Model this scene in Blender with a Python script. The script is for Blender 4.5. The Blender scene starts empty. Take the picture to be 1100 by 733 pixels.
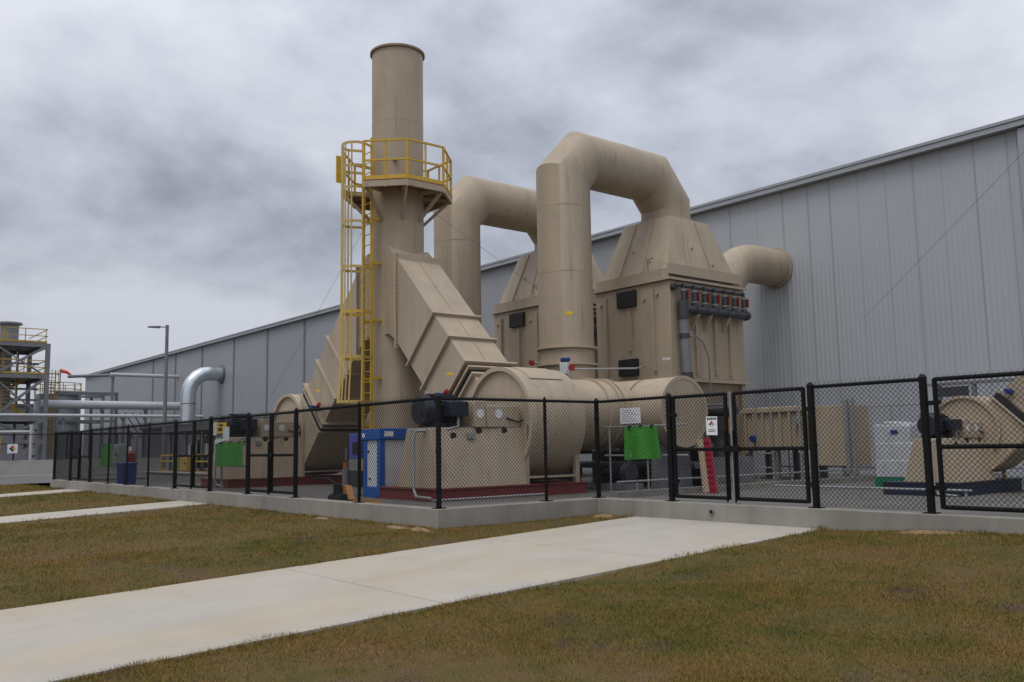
import bpy, bmesh, math, random
import numpy as np
from mathutils import Vector, Matrix
random.seed(7); rng = np.random.default_rng(7)
R_ = math.radians
scn = bpy.context.scene
col = scn.collection

# ------------------------------------------------------------------ camera
cam_d = bpy.data.cameras.new("camera"); cam = bpy.data.objects.new("camera", cam_d); col.objects.link(cam)
yaw, pitch, roll = R_(39.0557), R_(6.7209), R_(-0.9699)
f_ = Vector((-math.cos(yaw)*math.cos(pitch), math.sin(yaw)*math.cos(pitch), math.sin(pitch)))
r_ = f_.cross(Vector((0, 0, 1))).normalized(); u_ = r_.cross(f_)
c_, s_ = math.cos(roll), math.sin(roll)
r2 = c_*r_ + s_*u_; u2 = -s_*r_ + c_*u_
m3 = Matrix((r2, u2, -f_)).transposed()
cam.matrix_world = Matrix.Translation((0, 0, 1.31)) @ m3.to_4x4()
cam_d.sensor_width = 36; cam_d.lens = 962.55/1100*36
cam_d.clip_start = 0.1; cam_d.clip_end = 4000
scn.camera = cam

# ------------------------------------------------------------------ world: overcast sky
SUN_AZ, SUN_EL = R_(-75), R_(64)          # azimuth measured from +X toward +Y
wd = bpy.data.worlds.new("World"); scn.world = wd; wd.use_nodes = True
nt = wd.node_tree; N = nt.nodes; L = nt.links
for n in list(N): N.remove(n)
def nd(t, **k):
    n = N.new(t)
    for a, b in k.items(): setattr(n, a, b)
    return n
out = nd('ShaderNodeOutputWorld'); bg = nd('ShaderNodeBackground'); bg.inputs[1].default_value = 0.1
sky = nd('ShaderNodeTexSky', sky_type='NISHITA', sun_disc=False)
sky.sun_elevation = SUN_EL; sky.sun_rotation = math.pi/2 - SUN_AZ
tc = nd('ShaderNodeTexCoord')
sep = nd('ShaderNodeSeparateXYZ'); L.new(tc.outputs['Generated'], sep.inputs[0])
def mth(op, a, b=None, clamp=False):
    n = nd('ShaderNodeMath', operation=op, use_clamp=clamp)
    for i, v in enumerate((a, b)):
        if v is None: continue
        if isinstance(v, (int, float)): n.inputs[i].default_value = v
        else: L.new(v, n.inputs[i])
    return n.outputs[0]
zc = mth('MAXIMUM', sep.outputs[2], 0.0)
den = mth('ADD', zc, 0.42)
cx = mth('DIVIDE', sep.outputs[0], den); cy = mth('DIVIDE', sep.outputs[1], den)
cmb = nd('ShaderNodeCombineXYZ'); L.new(cx, cmb.inputs[0]); L.new(cy, cmb.inputs[1]); L.new(mth('MULTIPLY', zc, 0.8), cmb.inputs[2])
def cloudnoise(scale, detail, rough, off, dist=0.0):
    mp = nd('ShaderNodeMapping'); mp.inputs['Location'].default_value = off
    L.new(cmb.outputs[0], mp.inputs[0])
    n = nd('ShaderNodeTexNoise'); n.inputs['Scale'].default_value = scale
    n.inputs['Detail'].default_value = detail; n.inputs['Roughness'].default_value = rough
    n.inputs['Distortion'].default_value = dist
    L.new(mp.outputs[0], n.inputs['Vector']); return n.outputs['Fac']
n1 = cloudnoise(0.8, 2.0, 0.5, (3.1, 0.4, 0))
oa = Vector((0.7, 5.2, 1.0))
n2 = cloudnoise(1.4, 9.0, 0.54, oa, 0.12)
n3 = cloudnoise(1.4, 9.0, 0.54, oa+Vector((-.06, .04, .06)), 0.12)     # the same field a step away: which side of a bulge faces the light
lump = mth('MULTIPLY', mth('SUBTRACT', n2, n3), 0.85)
nn = mth('ADD', mth('ADD', mth('MULTIPLY', n1, 0.55), mth('MULTIPLY', n2, 0.45)), lump)
rp = nd('ShaderNodeValToRGB'); L.new(nn, rp.inputs[0])
e = rp.color_ramp.elements
e[0].position = 0.35; e[0].color = (0.47, 0.51, 0.60, 1)
e[1].position = 0.62; e[1].color = (1.03, 1.07, 1.19, 1)
k = rp.color_ramp.elements.new(0.45); k.color = (0.70, 0.75, 0.87, 1)
k = rp.color_ramp.elements.new(0.53); k.color = (0.875, 0.92, 1.035, 1)
# a real overcast sky is brighter overhead than at the horizon
grad = mth('ADD', 4.95, mth('MULTIPLY', zc, 6.4))
cl = nd('ShaderNodeVectorMath', operation='SCALE'); L.new(rp.outputs[0], cl.inputs[0]); L.new(grad, cl.inputs['Scale'])
mx = nd('ShaderNodeMixRGB'); mx.inputs[0].default_value = 0.95
L.new(sky.outputs[0], mx.inputs[1]); L.new(cl.outputs[0], mx.inputs[2])
L.new(mx.outputs[0], bg.inputs[0]); L.new(bg.outputs[0], out.inputs[0])

sun_d = bpy.data.lights.new("sun", 'SUN'); sun_d.energy = 1.2; sun_d.angle = R_(28); sun_d.color = (1.0, 0.96, 0.9)
sun = bpy.data.objects.new("sun", sun_d); col.objects.link(sun)
sv = Vector((math.cos(SUN_AZ)*math.cos(SUN_EL), math.sin(SUN_AZ)*math.cos(SUN_EL), math.sin(SUN_EL)))
sun.rotation_euler = sv.to_track_quat('Z', 'Y').to_euler(); sun.location = sv*60
scn.view_settings.view_transform = 'Standard'; scn.view_settings.look = 'None'
scn.view_settings.exposure = 0.0; scn.view_settings.gamma = 1; scn.view_settings.use_curve_mapping = False
scn.render.resolution_x = 1024; scn.render.resolution_y = 682
scn.render.engine = 'CYCLES'

# ------------------------------------------------------------------ materials
MATS = {}
def mat(name, c, rough=0.6, metal=0.0, var=0.10, scale=1.5, streak=0.0, bump=0.0, bscale=30, spec=0.5, c2=None, detail=6):
    m = bpy.data.materials.new(name); m.use_nodes = True; t = m.node_tree; b = t.nodes['Principled BSDF']
    b.inputs['Roughness'].default_value = rough; b.inputs['Metallic'].default_value = metal
    b.inputs['Specular IOR Level'].default_value = spec
    g = t.nodes.new('ShaderNodeNewGeometry')
    no = t.nodes.new('ShaderNodeTexNoise'); no.inputs['Scale'].default_value = scale; no.inputs['Detail'].default_value = detail; no.inputs['Roughness'].default_value = .6 if detail < 8 else .74
    t.links.new(g.outputs['Position'], no.inputs['Vector'])
    mr = t.nodes.new('ShaderNodeMapRange'); mr.inputs[1].default_value = .3; mr.inputs[2].default_value = .7
    mr.inputs[3].default_value = 1-var; mr.inputs[4].default_value = 1+var
    t.links.new(no.outputs['Fac'], mr.inputs[0])
    if c2 is not None:
        rr = t.nodes.new('ShaderNodeMixRGB'); rr.inputs[1].default_value = (*c, 1); rr.inputs[2].default_value = (*c2, 1)
        n3 = t.nodes.new('ShaderNodeTexNoise'); n3.inputs['Scale'].default_value = scale*.35; n3.inputs['Detail'].default_value = 5
        t.links.new(g.outputs['Position'], n3.inputs['Vector'])
        m3_ = t.nodes.new('ShaderNodeMapRange'); m3_.inputs[1].default_value = .38; m3_.inputs[2].default_value = .62
        t.links.new(n3.outputs['Fac'], m3_.inputs[0]); t.links.new(m3_.outputs[0], rr.inputs[0]); base = rr.outputs[0]
    else:
        rgb = t.nodes.new('ShaderNodeRGB'); rgb.outputs[0].default_value = (*c, 1); base = rgb.outputs[0]
    fac = mr.outputs[0]
    if streak:
        mp = t.nodes.new('ShaderNodeMapping'); mp.inputs['Scale'].default_value = (2.2, 2.2, .22)
        t.links.new(g.outputs['Position'], mp.inputs[0])
        n2_ = t.nodes.new('ShaderNodeTexNoise'); n2_.inputs['Scale'].default_value = 1.2; n2_.inputs['Detail'].default_value = 5
        t.links.new(mp.outputs[0], n2_.inputs['Vector'])
        m2 = t.nodes.new('ShaderNodeMapRange'); m2.inputs[1].default_value = .35; m2.inputs[2].default_value = .7
        m2.inputs[3].default_value = 1+streak*.4; m2.inputs[4].default_value = 1-streak
        t.links.new(n2_.outputs['Fac'], m2.inputs[0])
        mu = t.nodes.new('ShaderNodeMath'); mu.operation = 'MULTIPLY'; t.links.new(fac, mu.inputs[0]); t.links.new(m2.outputs[0], mu.inputs[1]); fac = mu.outputs[0]
    if name == 'tan_paint':
        mpr = t.nodes.new('ShaderNodeMapping'); mpr.inputs['Scale'].default_value = (7, 7, .5); mpr.inputs['Location'].default_value = (3, 1, 5)
        t.links.new(g.outputs['Position'], mpr.inputs[0])
        nr_ = t.nodes.new('ShaderNodeTexNoise'); nr_.inputs['Scale'].default_value = 1.0; nr_.inputs['Detail'].default_value = 8; t.links.new(mpr.outputs[0], nr_.inputs['Vector'])
        rm = t.nodes.new('ShaderNodeMapRange'); rm.inputs[1].default_value = .60; rm.inputs[2].default_value = .80; rm.inputs[4].default_value = .55
        t.links.new(nr_.outputs['Fac'], rm.inputs[0])
        rx_ = t.nodes.new('ShaderNodeMixRGB'); rx_.inputs[2].default_value = (.20, .125, .075, 1)
        t.links.new(rm.outputs[0], rx_.inputs[0]); t.links.new(base, rx_.inputs[1]); base = rx_.outputs[0]
    sc = t.nodes.new('ShaderNodeVectorMath'); sc.operation = 'SCALE'
    t.links.new(base, sc.inputs[0]); t.links.new(fac, sc.inputs['Scale'])
    t.links.new(sc.outputs[0], b.inputs['Base Color'])
    if bump:
        nb = t.nodes.new('ShaderNodeTexNoise'); nb.inputs['Scale'].default_value = bscale; nb.inputs['Detail'].default_value = 5
        t.links.new(g.outputs['Position'], nb.inputs['Vector'])
        bp = t.nodes.new('ShaderNodeBump'); bp.inputs['Strength'].default_value = bump; bp.inputs['Distance'].default_value = .02
        t.links.new(nb.outputs['Fac'], bp.inputs['Height']); t.links.new(bp.outputs[0], b.inputs['Normal'])
    MATS[name] = m; return m
TAN = mat('tan_paint', (.405, .328, .235), .58, var=.10, scale=.8, streak=.10, bump=.10, bscale=1.6, detail=11)
TANL = mat('tan_paint_trim', (.425, .345, .25), .55, var=.08, streak=.03)
RUST = mat('weathered_bracket', (.22, .115, .075), .8, var=.25, scale=4)
YELD = mat('faded_yellow_paint', (.43, .285, .06), .6, var=.15, scale=2)
CAGE = mat('pale_yellow_paint', (.52, .37, .11), .5, var=.12, scale=3)
TANB = mat('brown_tan_rim', (.27, .20, .14), .7, var=.2, scale=5)
YEL = mat('yellow_paint', (.60, .375, .03), .5, var=.1, scale=3)
GALV = mat('galvanized_steel', (.33, .335, .34), .5, metal=.5, var=.14, scale=6)
GALVD = mat('grey_steel', (.20, .205, .215), .55, metal=.3, var=.15, scale=2)
BLK = mat('black_vinyl', (.004, .004, .0045), .6, var=.1, spec=.25)
BLKM = mat('black_rubber', (.014, .014, .015), .7, var=.2)
DKBL = mat('dark_blue_motor', (.014, .018, .034), .4, var=.15, scale=4)
NAVY = mat('navy_skid', (.016, .022, .045), .5, var=.15)
RED = mat('red_oxide', (.17, .03, .028), .6, var=.15, scale=3)
REDH = mat('red_handle', (.27, .012, .015), .4, var=.05)
CRIM = mat('crimson_fibreglass', (.30, .022, .042), .5, var=.1)
BLUE = mat('blue_cabinet_paint', (.015, .10, .38), .4, var=.08)
BLUEP = mat('blue_plastic', (.02, .045, .22), .45, var=.1)
VIO = mat('violet_blue_paint', (.08, .09, .42), .45, var=.06)
WHT = mat('white_panel', (.62, .63, .64), .5, var=.06)
WHTS = mat('white_label', (.75, .76, .77), .5, var=.03)
ORG = mat('orange_paint', (.36, .10, .025), .5, var=.1)
PEACH = mat('pallet_orange', (.58, .27, .10), .55, var=.12)
GRN = mat('bright_green_sheet', (.05, .27, .03), .6, var=.12, scale=6)
GRND = mat('green_pallet', (.01, .16, .08), .5, var=.1)
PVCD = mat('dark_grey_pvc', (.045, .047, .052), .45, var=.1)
PVCG = mat('grey_pvc', (.19, .195, .20), .5, var=.08)
CONC = mat('path_concrete', (.42, .375, .305), .85, var=.07, scale=1.6, bump=.12, bscale=60, c2=(.42, .385, .335))
CURB = mat('curb_concrete', (.30, .28, .245), .9, var=.10, scale=1.3, streak=.14, bump=.2, bscale=25, c2=(.24, .225, .195))
SLAB = mat('pad_concrete', (.14, .13, .117), .9, var=.12, scale=.8, bump=.1, bscale=20, c2=(.10, .094, .085))
WALLC = mat('far_wall_concrete', (.40, .385, .36), .9, var=.12, scale=1.0)
ASPH = mat('asphalt', (.11, .105, .105), .9, var=.15, scale=3)
SHEET = mat('ribbed_metal_wall', (.40, .42, .445), .5, metal=.0, var=.03, scale=.2)
SHEETD = mat('flat_metal_panel', (.28, .29, .305), .5, var=.05, scale=.15, streak=.04, bump=.12, bscale=.5)
TRIM = mat('eave_trim', (.33, .345, .365), .5, var=.05, scale=.6)
DKTRIM = mat('dark_trim', (.10, .105, .11), .6, var=.1)
ROOF = mat('roof_sheet', (.40, .41, .42), .6)
WHTP = mat('white_pipe', (.46, .465, .48), .45, var=.06)
BRN = mat('brown_gasket', (.10, .065, .045), .8, var=.2)
WIRE = mat('steel_cable', (.16, .16, .165), .6)
def signmat(n, c): return mat(n, c, .5, var=.02)
SGR, SGB, SGY, SGK = signmat('sign_red', (.6, .02, .02)), signmat('sign_blue', (.012, .035, .20)), signmat('sign_yellow', (.75, .5, .02)), signmat('sign_black', (.02, .02, .02))

# ------------------------------------------------------------------ mesh builder
class MB:
    def __init__(s): s.v = []; s.f = []; s.mi = []; s.mats = []; s.cur = 0
    def use(s, m):
        if m not in s.mats: s.mats.append(m)
        s.cur = s.mats.index(m); return s
    def add(s, vs, fs):
        o = len(s.v); s.v += [tuple(v) for v in vs]
        for f in fs: s.f.append(tuple(i+o for i in f)); s.mi.append(s.cur)
        return s
    def box(s, a, b):
        (x0, y0, z0), (x1, y1, z1) = [tuple(map(min, zip(a, b))), tuple(map(max, zip(a, b)))]
        return s.add([(x0,y0,z0),(x1,y0,z0),(x1,y1,z0),(x0,y1,z0),(x0,y0,z1),(x1,y0,z1),(x1,y1,z1),(x0,y1,z1)],
                     [(0,3,2,1),(4,5,6,7),(0,1,5,4),(1,2,6,5),(2,3,7,6),(3,0,4,7)])
    def hexa(s, bot, top):
        return s.add(list(bot)+list(top), [(3,2,1,0),(4,5,6,7),(0,1,5,4),(1,2,6,5),(2,3,7,6),(3,0,4,7)])
    def bar(s, p, q, w, h=None, up=(0,0,1)):
        h = h or w; p = Vector(p); q = Vector(q); d = (q-p).normalized(); u = Vector(up)
        if abs(d.dot(u)) > .98: u = Vector((1,0,0))
        a = d.cross(u).normalized(); b = a.cross(d)
        c = [(-1,-1),(1,-1),(1,1),(-1,1)]
        return s.hexa([p+a*w/2*i+b*h/2*j for i,j in c][::-1], [q+a*w/2*i+b*h/2*j for i,j in c][::-1])
    def cyl(s, p, q, r, r2=None, n=16, caps=True):
        r2 = r if r2 is None else r2; p = Vector(p); q = Vector(q); d = (q-p).normalized()
        u = Vector((0,0,1)) if abs(d.z) < .9 else Vector((1,0,0))
        a = d.cross(u).normalized(); b = d.cross(a)
        vs = []
        for P, rr in ((p, r), (q, r2)):
            for i in range(n):
                t = 2*math.pi*i/n; vs.append(P+a*rr*math.cos(t)+b*rr*math.sin(t))
        fs = [(i, (i+1)%n, n+(i+1)%n, n+i) for i in range(n)]
        if caps: fs += [tuple(range(n))[::-1], tuple(range(n, 2*n))]
        return s.add(vs, fs)
    def ring(s, p, axis, r0, r1, w, n=48):
        """flange ring centred p, thickness w along axis"""
        p = Vector(p); d = Vector(axis).normalized(); u = Vector((0,0,1)) if abs(d.z) < .9 else Vector((1,0,0))
        a = d.cross(u).normalized(); b = d.cross(a); vs = []
        for rr, o in ((r0,-w/2),(r1,-w/2),(r1,w/2),(r0,w/2)):
            for i in range(n):
                t = 2*math.pi*i/n; vs.append(p+d*o+a*rr*math.cos(t)+b*rr*math.sin(t))
        fs = []
        for k in range(4):
            for i in range(n): fs.append((k*n+i, k*n+(i+1)%n, ((k+1)%4)*n+(i+1)%n, ((k+1)%4)*n+i))
        return s.add(vs, fs)
    def tube(s, pts, r, n=8, caps=True):
        """mitred tube through a polyline"""
        P = [Vector(p) for p in pts]; d0 = (P[1]-P[0]).normalized()
        u = Vector((0,0,1)) if abs(d0.z) < .9 else Vector((0,1,0))
        a = d0.cross(u).normalized(); b = d0.cross(a)
        rings = []; prev = [P[0]+a*r*math.cos(2*math.pi*i/n)+b*r*math.sin(2*math.pi*i/n) for i in range(n)]
        rings.append(prev)
        for k in range(1, len(P)):
            d = (P[k]-P[k-1]).normalized()
            nrm = d if k == len(P)-1 else (d+(P[k+1]-P[k]).normalized()).normalized()
            cur = [v + d*((P[k]-v).dot(nrm)/d.dot(nrm)) for v in prev]
            rings.append(cur); prev = cur
        vs = [v for rg in rings for v in rg]
        fs = [(k*n+i, k*n+(i+1)%n, (k+1)*n+(i+1)%n, (k+1)*n+i) for k in range(len(P)-1) for i in range(n)]
        if caps: fs += [tuple(range(n))[::-1], tuple((len(P)-1)*n+i for i in range(n))]
        return s.add(vs, fs)
    def prism_xz(s, poly, y0, y1):
        n = len(poly)
        vs = [(x, y0, z) for x, z in poly]+[(x, y1, z) for x, z in poly]
        fs = [tuple(range(n)), tuple(range(2*n-1, n-1, -1))]+[(i, n+i, n+(i+1)%n, (i+1)%n) for i in range(n)]
        return s.add(vs, fs)
    def prism_xy(s, poly, z0, z1):
        n = len(poly)
        vs = [(x, y, z0) for x, y in poly]+[(x, y, z1) for x, y in poly]
        fs = [tuple(range(n))[::-1], tuple(range(n, 2*n))]+[(i, (i+1)%n, n+(i+1)%n, n+i) for i in range(n)]
        return s.add(vs, fs)
    def build(s, name, m=None, parent=None, bevel=0.0, smooth=True):
        me = bpy.data.meshes.new(name); me.from_pydata(s.v, [], s.f)
        ms = s.mats if s.mats else [m]
        for q in ms: me.materials.append(q)
        if s.mats: me.polygons.foreach_set('material_index', s.mi)
        bm = bmesh.new(); bm.from_mesh(me); bmesh.ops.recalc_face_normals(bm, faces=bm.faces); bm.to_mesh(me); bm.free()
        if smooth:
            me.shade_smooth(); me.set_sharp_from_angle(angle=R_(28))
        o = bpy.data.objects.new(name, me); col.objects.link(o)
        if parent is not None:
            o.parent = parent
            w = Vector((0,0,0)); p = parent
            while p is not None: w += p.location; p = p.parent
            if parent.type == 'EMPTY' or parent.parent is not None:
                o.location = -w
        if bevel:
            bv = o.modifiers.new('bevel', 'BEVEL'); bv.width = bevel; bv.segments = 2; bv.limit_method = 'ANGLE'
        return o
def each(s, name, m=None, parent=None, **k):
    par = list(range(len(s.v)))
    def fd(i):
        while par[i] != i: par[i] = par[par[i]]; i = par[i]
        return i
    for f in s.f:
        a = fd(f[0])
        for i in f[1:]: par[fd(i)] = a
    comp = {}
    for f, mi in zip(s.f, s.mi): comp.setdefault(fd(f[0]), []).append((f, mi))
    obs = []
    for fs in comp.values():
        q = MB(); q.mats = s.mats; idx = {}
        for f, mi in fs:
            g = []
            for i in f:
                if i not in idx: idx[i] = len(q.v); q.v.append(s.v[i])
                g.append(idx[i])
            q.f.append(tuple(g)); q.mi.append(mi)
        obs.append(q.build(name, m, parent, **k))
    return obs[0]
MB.each = each
def tag(o, label=None, cat=None, group=None, kind=None):
    if label: o['label'] = label
    if cat: o['category'] = cat
    if group: o['group'] = group
    if kind: o['kind'] = kind
    return o
def thing(name, loc, label, cat, group=None):
    o = bpy.data.objects.new(name, None); o.empty_display_size = .2; o.location = loc; col.objects.link(o)
    return tag(o, label, cat, group)
def copy_tree(o, loc, label, top=True):
    c = o.copy(); col.objects.link(c); c.location = loc; tag(c, label)
    def rec(src, dst):
        for ch in list(src.children):
            d = ch.copy(); col.objects.link(d); d.parent = dst; rec(ch, d)
    rec(o, c); return c
def struct(name, mb, m=None, **k):
    return tag(mb.build(name, m, **k), kind='structure')

# ------------------------------------------------------------------ terrain and paths
S = .0395; YL, YR, ZT, FL = 8.42, 12.12, .31, .2
def sm(t): t = np.clip(t, 0, 1); return t*t*(3-2*t)
def path_z(y): return S*(np.maximum(y, -14)-12.08)
def ground_z(x, y):
    x = np.asarray(x, float); y = np.asarray(y, float)
    y0 = 12.08+(8.42-12.08)*sm((-11.35-x)/1.2)
    z = S*(np.clip(y, -14, None)-y0)
    z = np.where(y > y0, np.minimum(z, 0.0), z)
    # right-hand lawn banks up slightly against the curb
    z = z + .10*sm((x+7.45)/2.4)*sm((y-7)/5)
    bx = sm((x+46)/6)
    z = z*bx
    return z + .018*np.sin(x*.9+1.3*np.sin(y*.6))*np.sin(y*1.1+.4)*bx
def sheet_grid(xs, ys, zf):
    X, Y = np.meshgrid(xs, ys, indexing='ij'); Z = zf(X, Y)
    nx, ny = X.shape; vs = np.stack([X, Y, Z], -1).reshape(-1, 3)
    i = np.arange(nx-1)[:, None]*ny+np.arange(ny-1)[None, :]
    fs = np.stack([i, i+ny, i+ny+1, i+1], -1).reshape(-1, 4)
    m = MB(); m.v = [tuple(v) for v in vs.tolist()]; m.f = [tuple(f) for f in fs.tolist()]; m.mi = [0]*len(m.f)
    return m
P1 = (-11.46, -7.68); P2 = (-24.72, -22.6); P3 = (-36.9, -34.6)
def soil_z(x, y):
    z = ground_z(x, y)
    for (a, b), yb in ((P1, YR), (P2, YL), (P3, YL)):
        inside = (x > a-.02) & (x < b+.02) & (y < yb)
        z = np.where(inside, np.minimum(z, path_z(y)+(0 if yb == YR else S*(12.08-8.42))-.10), z)
    z = np.where((y > YL+.1) & (x < -12.5) | (y > YR+.1), -.3, z)
    return z
GROUND = bpy.data.materials.new('lawn_soil'); GROUND.use_nodes = True
def grassy(m, attr):
    t = m.node_tree; b = t.nodes['Principled BSDF']; b.inputs['Roughness'].default_value = .9; b.inputs['Specular IOR Level'].default_value = .1
    g = t.nodes.new('ShaderNodeNewGeometry')
    sepg = t.nodes.new('ShaderNodeVectorMath'); sepg.operation = 'MULTIPLY'; sepg.inputs[1].default_value = (1, 1, 0)
    t.links.new(g.outputs['Position'], sepg.inputs[0])
    def nz(sc, det, off):
        mp = t.nodes.new('ShaderNodeMapping'); mp.inputs['Location'].default_value = off
        t.links.new(sepg.outputs[0], mp.inputs[0])
        n = t.nodes.new('ShaderNodeTexNoise'); n.inputs['Scale'].default_value = sc; n.inputs['Detail'].default_value = det; n.inputs['Roughness'].default_value = .62
        t.links.new(mp.outputs[0], n.inputs['Vector']); return n.outputs['Fac']
    a = nz(.33, 4, (2, 7, 0)); c = nz(1.6, 5, (9, 1, 0)); d = nz(.7, 5, (4, 14, 0))
    ad = t.nodes.new('ShaderNodeMath'); ad.operation = 'MULTIPLY_ADD'; ad.inputs[1].default_value = .45
    t.links.new(c, ad.inputs[0])
    ml = t.nodes.new('ShaderNodeMath'); ml.operation = 'MULTIPLY'; ml.inputs[1].default_value = .55; t.links.new(a, ml.inputs[0])
    t.links.new(ml.outputs[0], ad.inputs[2])
    fac = ad.outputs[0]
    if attr:
        at = t.nodes.new('ShaderNodeAttribute'); at.attribute_name = 'tint'
        a2 = t.nodes.new('ShaderNodeMath'); a2.operation = 'ADD'; t.links.new(fac, a2.inputs[0]); t.links.new(at.outputs['Fac'], a2.inputs[1]); fac = a2.outputs[0]
    r = t.nodes.new('ShaderNodeValToRGB'); t.links.new(fac, r.inputs[0])
    E_ = r.color_ramp.elements
    k = 1.13 if attr else .6
    E_[0].position = .34; E_[0].color = (.058*k, .086*k, .018*k, 1)
    E_[1].position = .69; E_[1].color = (.275*k, .172*k, .052*k, 1)
    x = E_.new(.43); x.color = (.128*k, .114*k, .022*k, 1)
    x = E_.new(.51); x.color = (.188*k, .138*k, .028*k, 1)
    x = E_.new(.59); x.color = (.212*k, .122*k, .034*k, 1)
    if not attr:
        for q_, c_ in zip(E_, ((.064,.062,.020),(.10,.082,.028),(.125,.09,.034),(.13,.085,.038),(.14,.09,.048))): q_.color = (*c_, 1)
    # bare dirt patches
    dm = t.nodes.new('ShaderNodeMapRange'); dm.inputs[1].default_value = .60; dm.inputs[2].default_value = .72; t.links.new(d, dm.inputs[0])
    mxn = t.nodes.new('ShaderNodeMixRGB'); mxn.inputs[2].default_value = (.115, .08, .058, 1)
    t.links.new(dm.outputs[0], mxn.inputs[0]); t.links.new(r.outputs[0], mxn.inputs[1])
    if attr: t.links.new(mxn.outputs[0], b.inputs['Base Color'])
    else:
        fm = t.nodes.new('ShaderNodeMapRange'); fm.inputs[1].default_value = .3; fm.inputs[2].default_value = .7; fm.inputs[3].default_value = .45; fm.inputs[4].default_value = 1.35
        t.links.new(nz(55, 4, (1, 2, 0)), fm.inputs[0])
        sf = t.nodes.new('ShaderNodeVectorMath'); sf.operation = 'SCALE'; t.links.new(mxn.outputs[0], sf.inputs[0]); t.links.new(fm.outputs[0], sf.inputs['Scale'])
        t.links.new(sf.outputs[0], b.inputs['Base Color'])
    if not attr:
        bp = t.nodes.new('ShaderNodeBump'); bp.inputs['Strength'].default_value = .6; bp.inputs['Distance'].default_value = .03
        t.links.new(nz(28, 4, (0, 0, 0)), bp.inputs['Height']); t.links.new(bp.outputs[0], b.inputs['Normal'])
grassy(GROUND, False)
xs = np.unique(np.concatenate([np.linspace(-1500, -60, 8), np.arange(-60, 12, .5), [P1[0]-.03, P1[0], P1[1], P1[1]+.03, P2[0], P2[1], P3[0], P3[1], -12.6, -12.4], np.linspace(12, 1500, 8)]))
ys = np.unique(np.concatenate([np.linspace(-1500, -14, 6), np.arange(-14, 13, .4), [YL, YL+.12, YR, YR+.12], np.linspace(13, 1500, 8)]))
struct('ground', sheet_grid(xs, ys, soil_z), GROUND)

def broom(m):
    t = m.node_tree; b = t.nodes['Principled BSDF']; g = t.nodes.new('ShaderNodeNewGeometry')
    def st(scale, sc, det=4):
        mp = t.nodes.new('ShaderNodeMapping'); mp.inputs['Scale'].default_value = scale
        n = t.nodes.new('ShaderNodeTexNoise'); n.inputs['Scale'].default_value = sc; n.inputs['Detail'].default_value = det
        t.links.new(g.outputs['Position'], mp.inputs[0]); t.links.new(mp.outputs[0], n.inputs['Vector']); return n.outputs['Fac']
    br = st((1, 40, 1), 3.0)                       # broom marks run across the path
    bp = t.nodes.new('ShaderNodeBump'); bp.inputs['Strength'].default_value = .25; bp.inputs['Distance'].default_value = .01
    t.links.new(br, bp.inputs['Height']); t.links.new(bp.outputs[0], b.inputs['Normal'])
    src = b.inputs['Base Color'].links[0].from_socket
    # stains: drag marks along the path, blotches, sandy wash toward one edge
    a1 = st((1.6, .22, 1), 1.3, 6); a2 = st((1, 1, 1), 3.2, 8)
    mr = t.nodes.new('ShaderNodeMapRange'); mr.inputs[1].default_value = .55; mr.inputs[2].default_value = .75; mr.inputs[3].default_value = 1.0; mr.inputs[4].default_value = .93
    t.links.new(a1, mr.inputs[0])
    m2 = t.nodes.new('ShaderNodeMapRange'); m2.inputs[1].default_value = .60; m2.inputs[2].default_value = .74; m2.inputs[3].default_value = 1.0; m2.inputs[4].default_value = .91
    t.links.new(a2, m2.inputs[0])
    mu = t.nodes.new('ShaderNodeMath'); mu.operation = 'MULTIPLY'; t.links.new(mr.outputs[0], mu.inputs[0]); t.links.new(m2.outputs[0], mu.inputs[1])
    sc_ = t.nodes.new('ShaderNodeVectorMath'); sc_.operation = 'SCALE'; t.links.new(src, sc_.inputs[0]); t.links.new(mu.outputs[0], sc_.inputs['Scale'])
    w = t.nodes.new('ShaderNodeMixRGB'); w.blend_type = 'MULTIPLY'; w.inputs[2].default_value = (1.02, .965, .86, 1)
    a3 = st((.8, .25, 1), .9, 5); m4 = t.nodes.new('ShaderNodeMapRange'); m4.inputs[1].default_value = .48; m4.inputs[2].default_value = .66; t.links.new(a3, m4.inputs[0])
    t.links.new(m4.outputs[0], w.inputs[0]); t.links.new(sc_.outputs[0], w.inputs[1]); t.links.new(w.outputs[0], b.inputs['Base Color'])
broom(CONC)
def path(name, xa, xb, yb, off, ya=-14, joints=()):
    m = MB(); ys_ = [ya]+list(joints)+[yb]
    for i in range(len(ys_)-1):
        a, b = ys_[i]+(.006 if i else 0), ys_[i+1]-(.006 if i < len(ys_)-2 else 0)
        za, zb = float(path_z(a))+off, float(path_z(b))+off
        m.hexa([(xa,a,za-.16),(xb,a,za-.16),(xb,b,zb-.16),(xa,b,zb-.16)], [(xa,a,za),(xb,a,za),(xb,b,zb),(xa,b,zb)])
    struct(name, m, CONC)
path('concrete_path', P1[0], P1[1], YR-.005, .015, joints=(-9, -4.5, 0.3, 5.3, 8.7))
path('concrete_path', P2[0], P2[1], YL-.005, .015+S*(12.08-8.42), joints=(-10, -6, -2, 2.4, 5.5))
path('concrete_path', P3[0], P3[1], YL-.005, .015+S*(12.08-8.42), joints=(-10, -6, -2, 2, 5.4))

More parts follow.
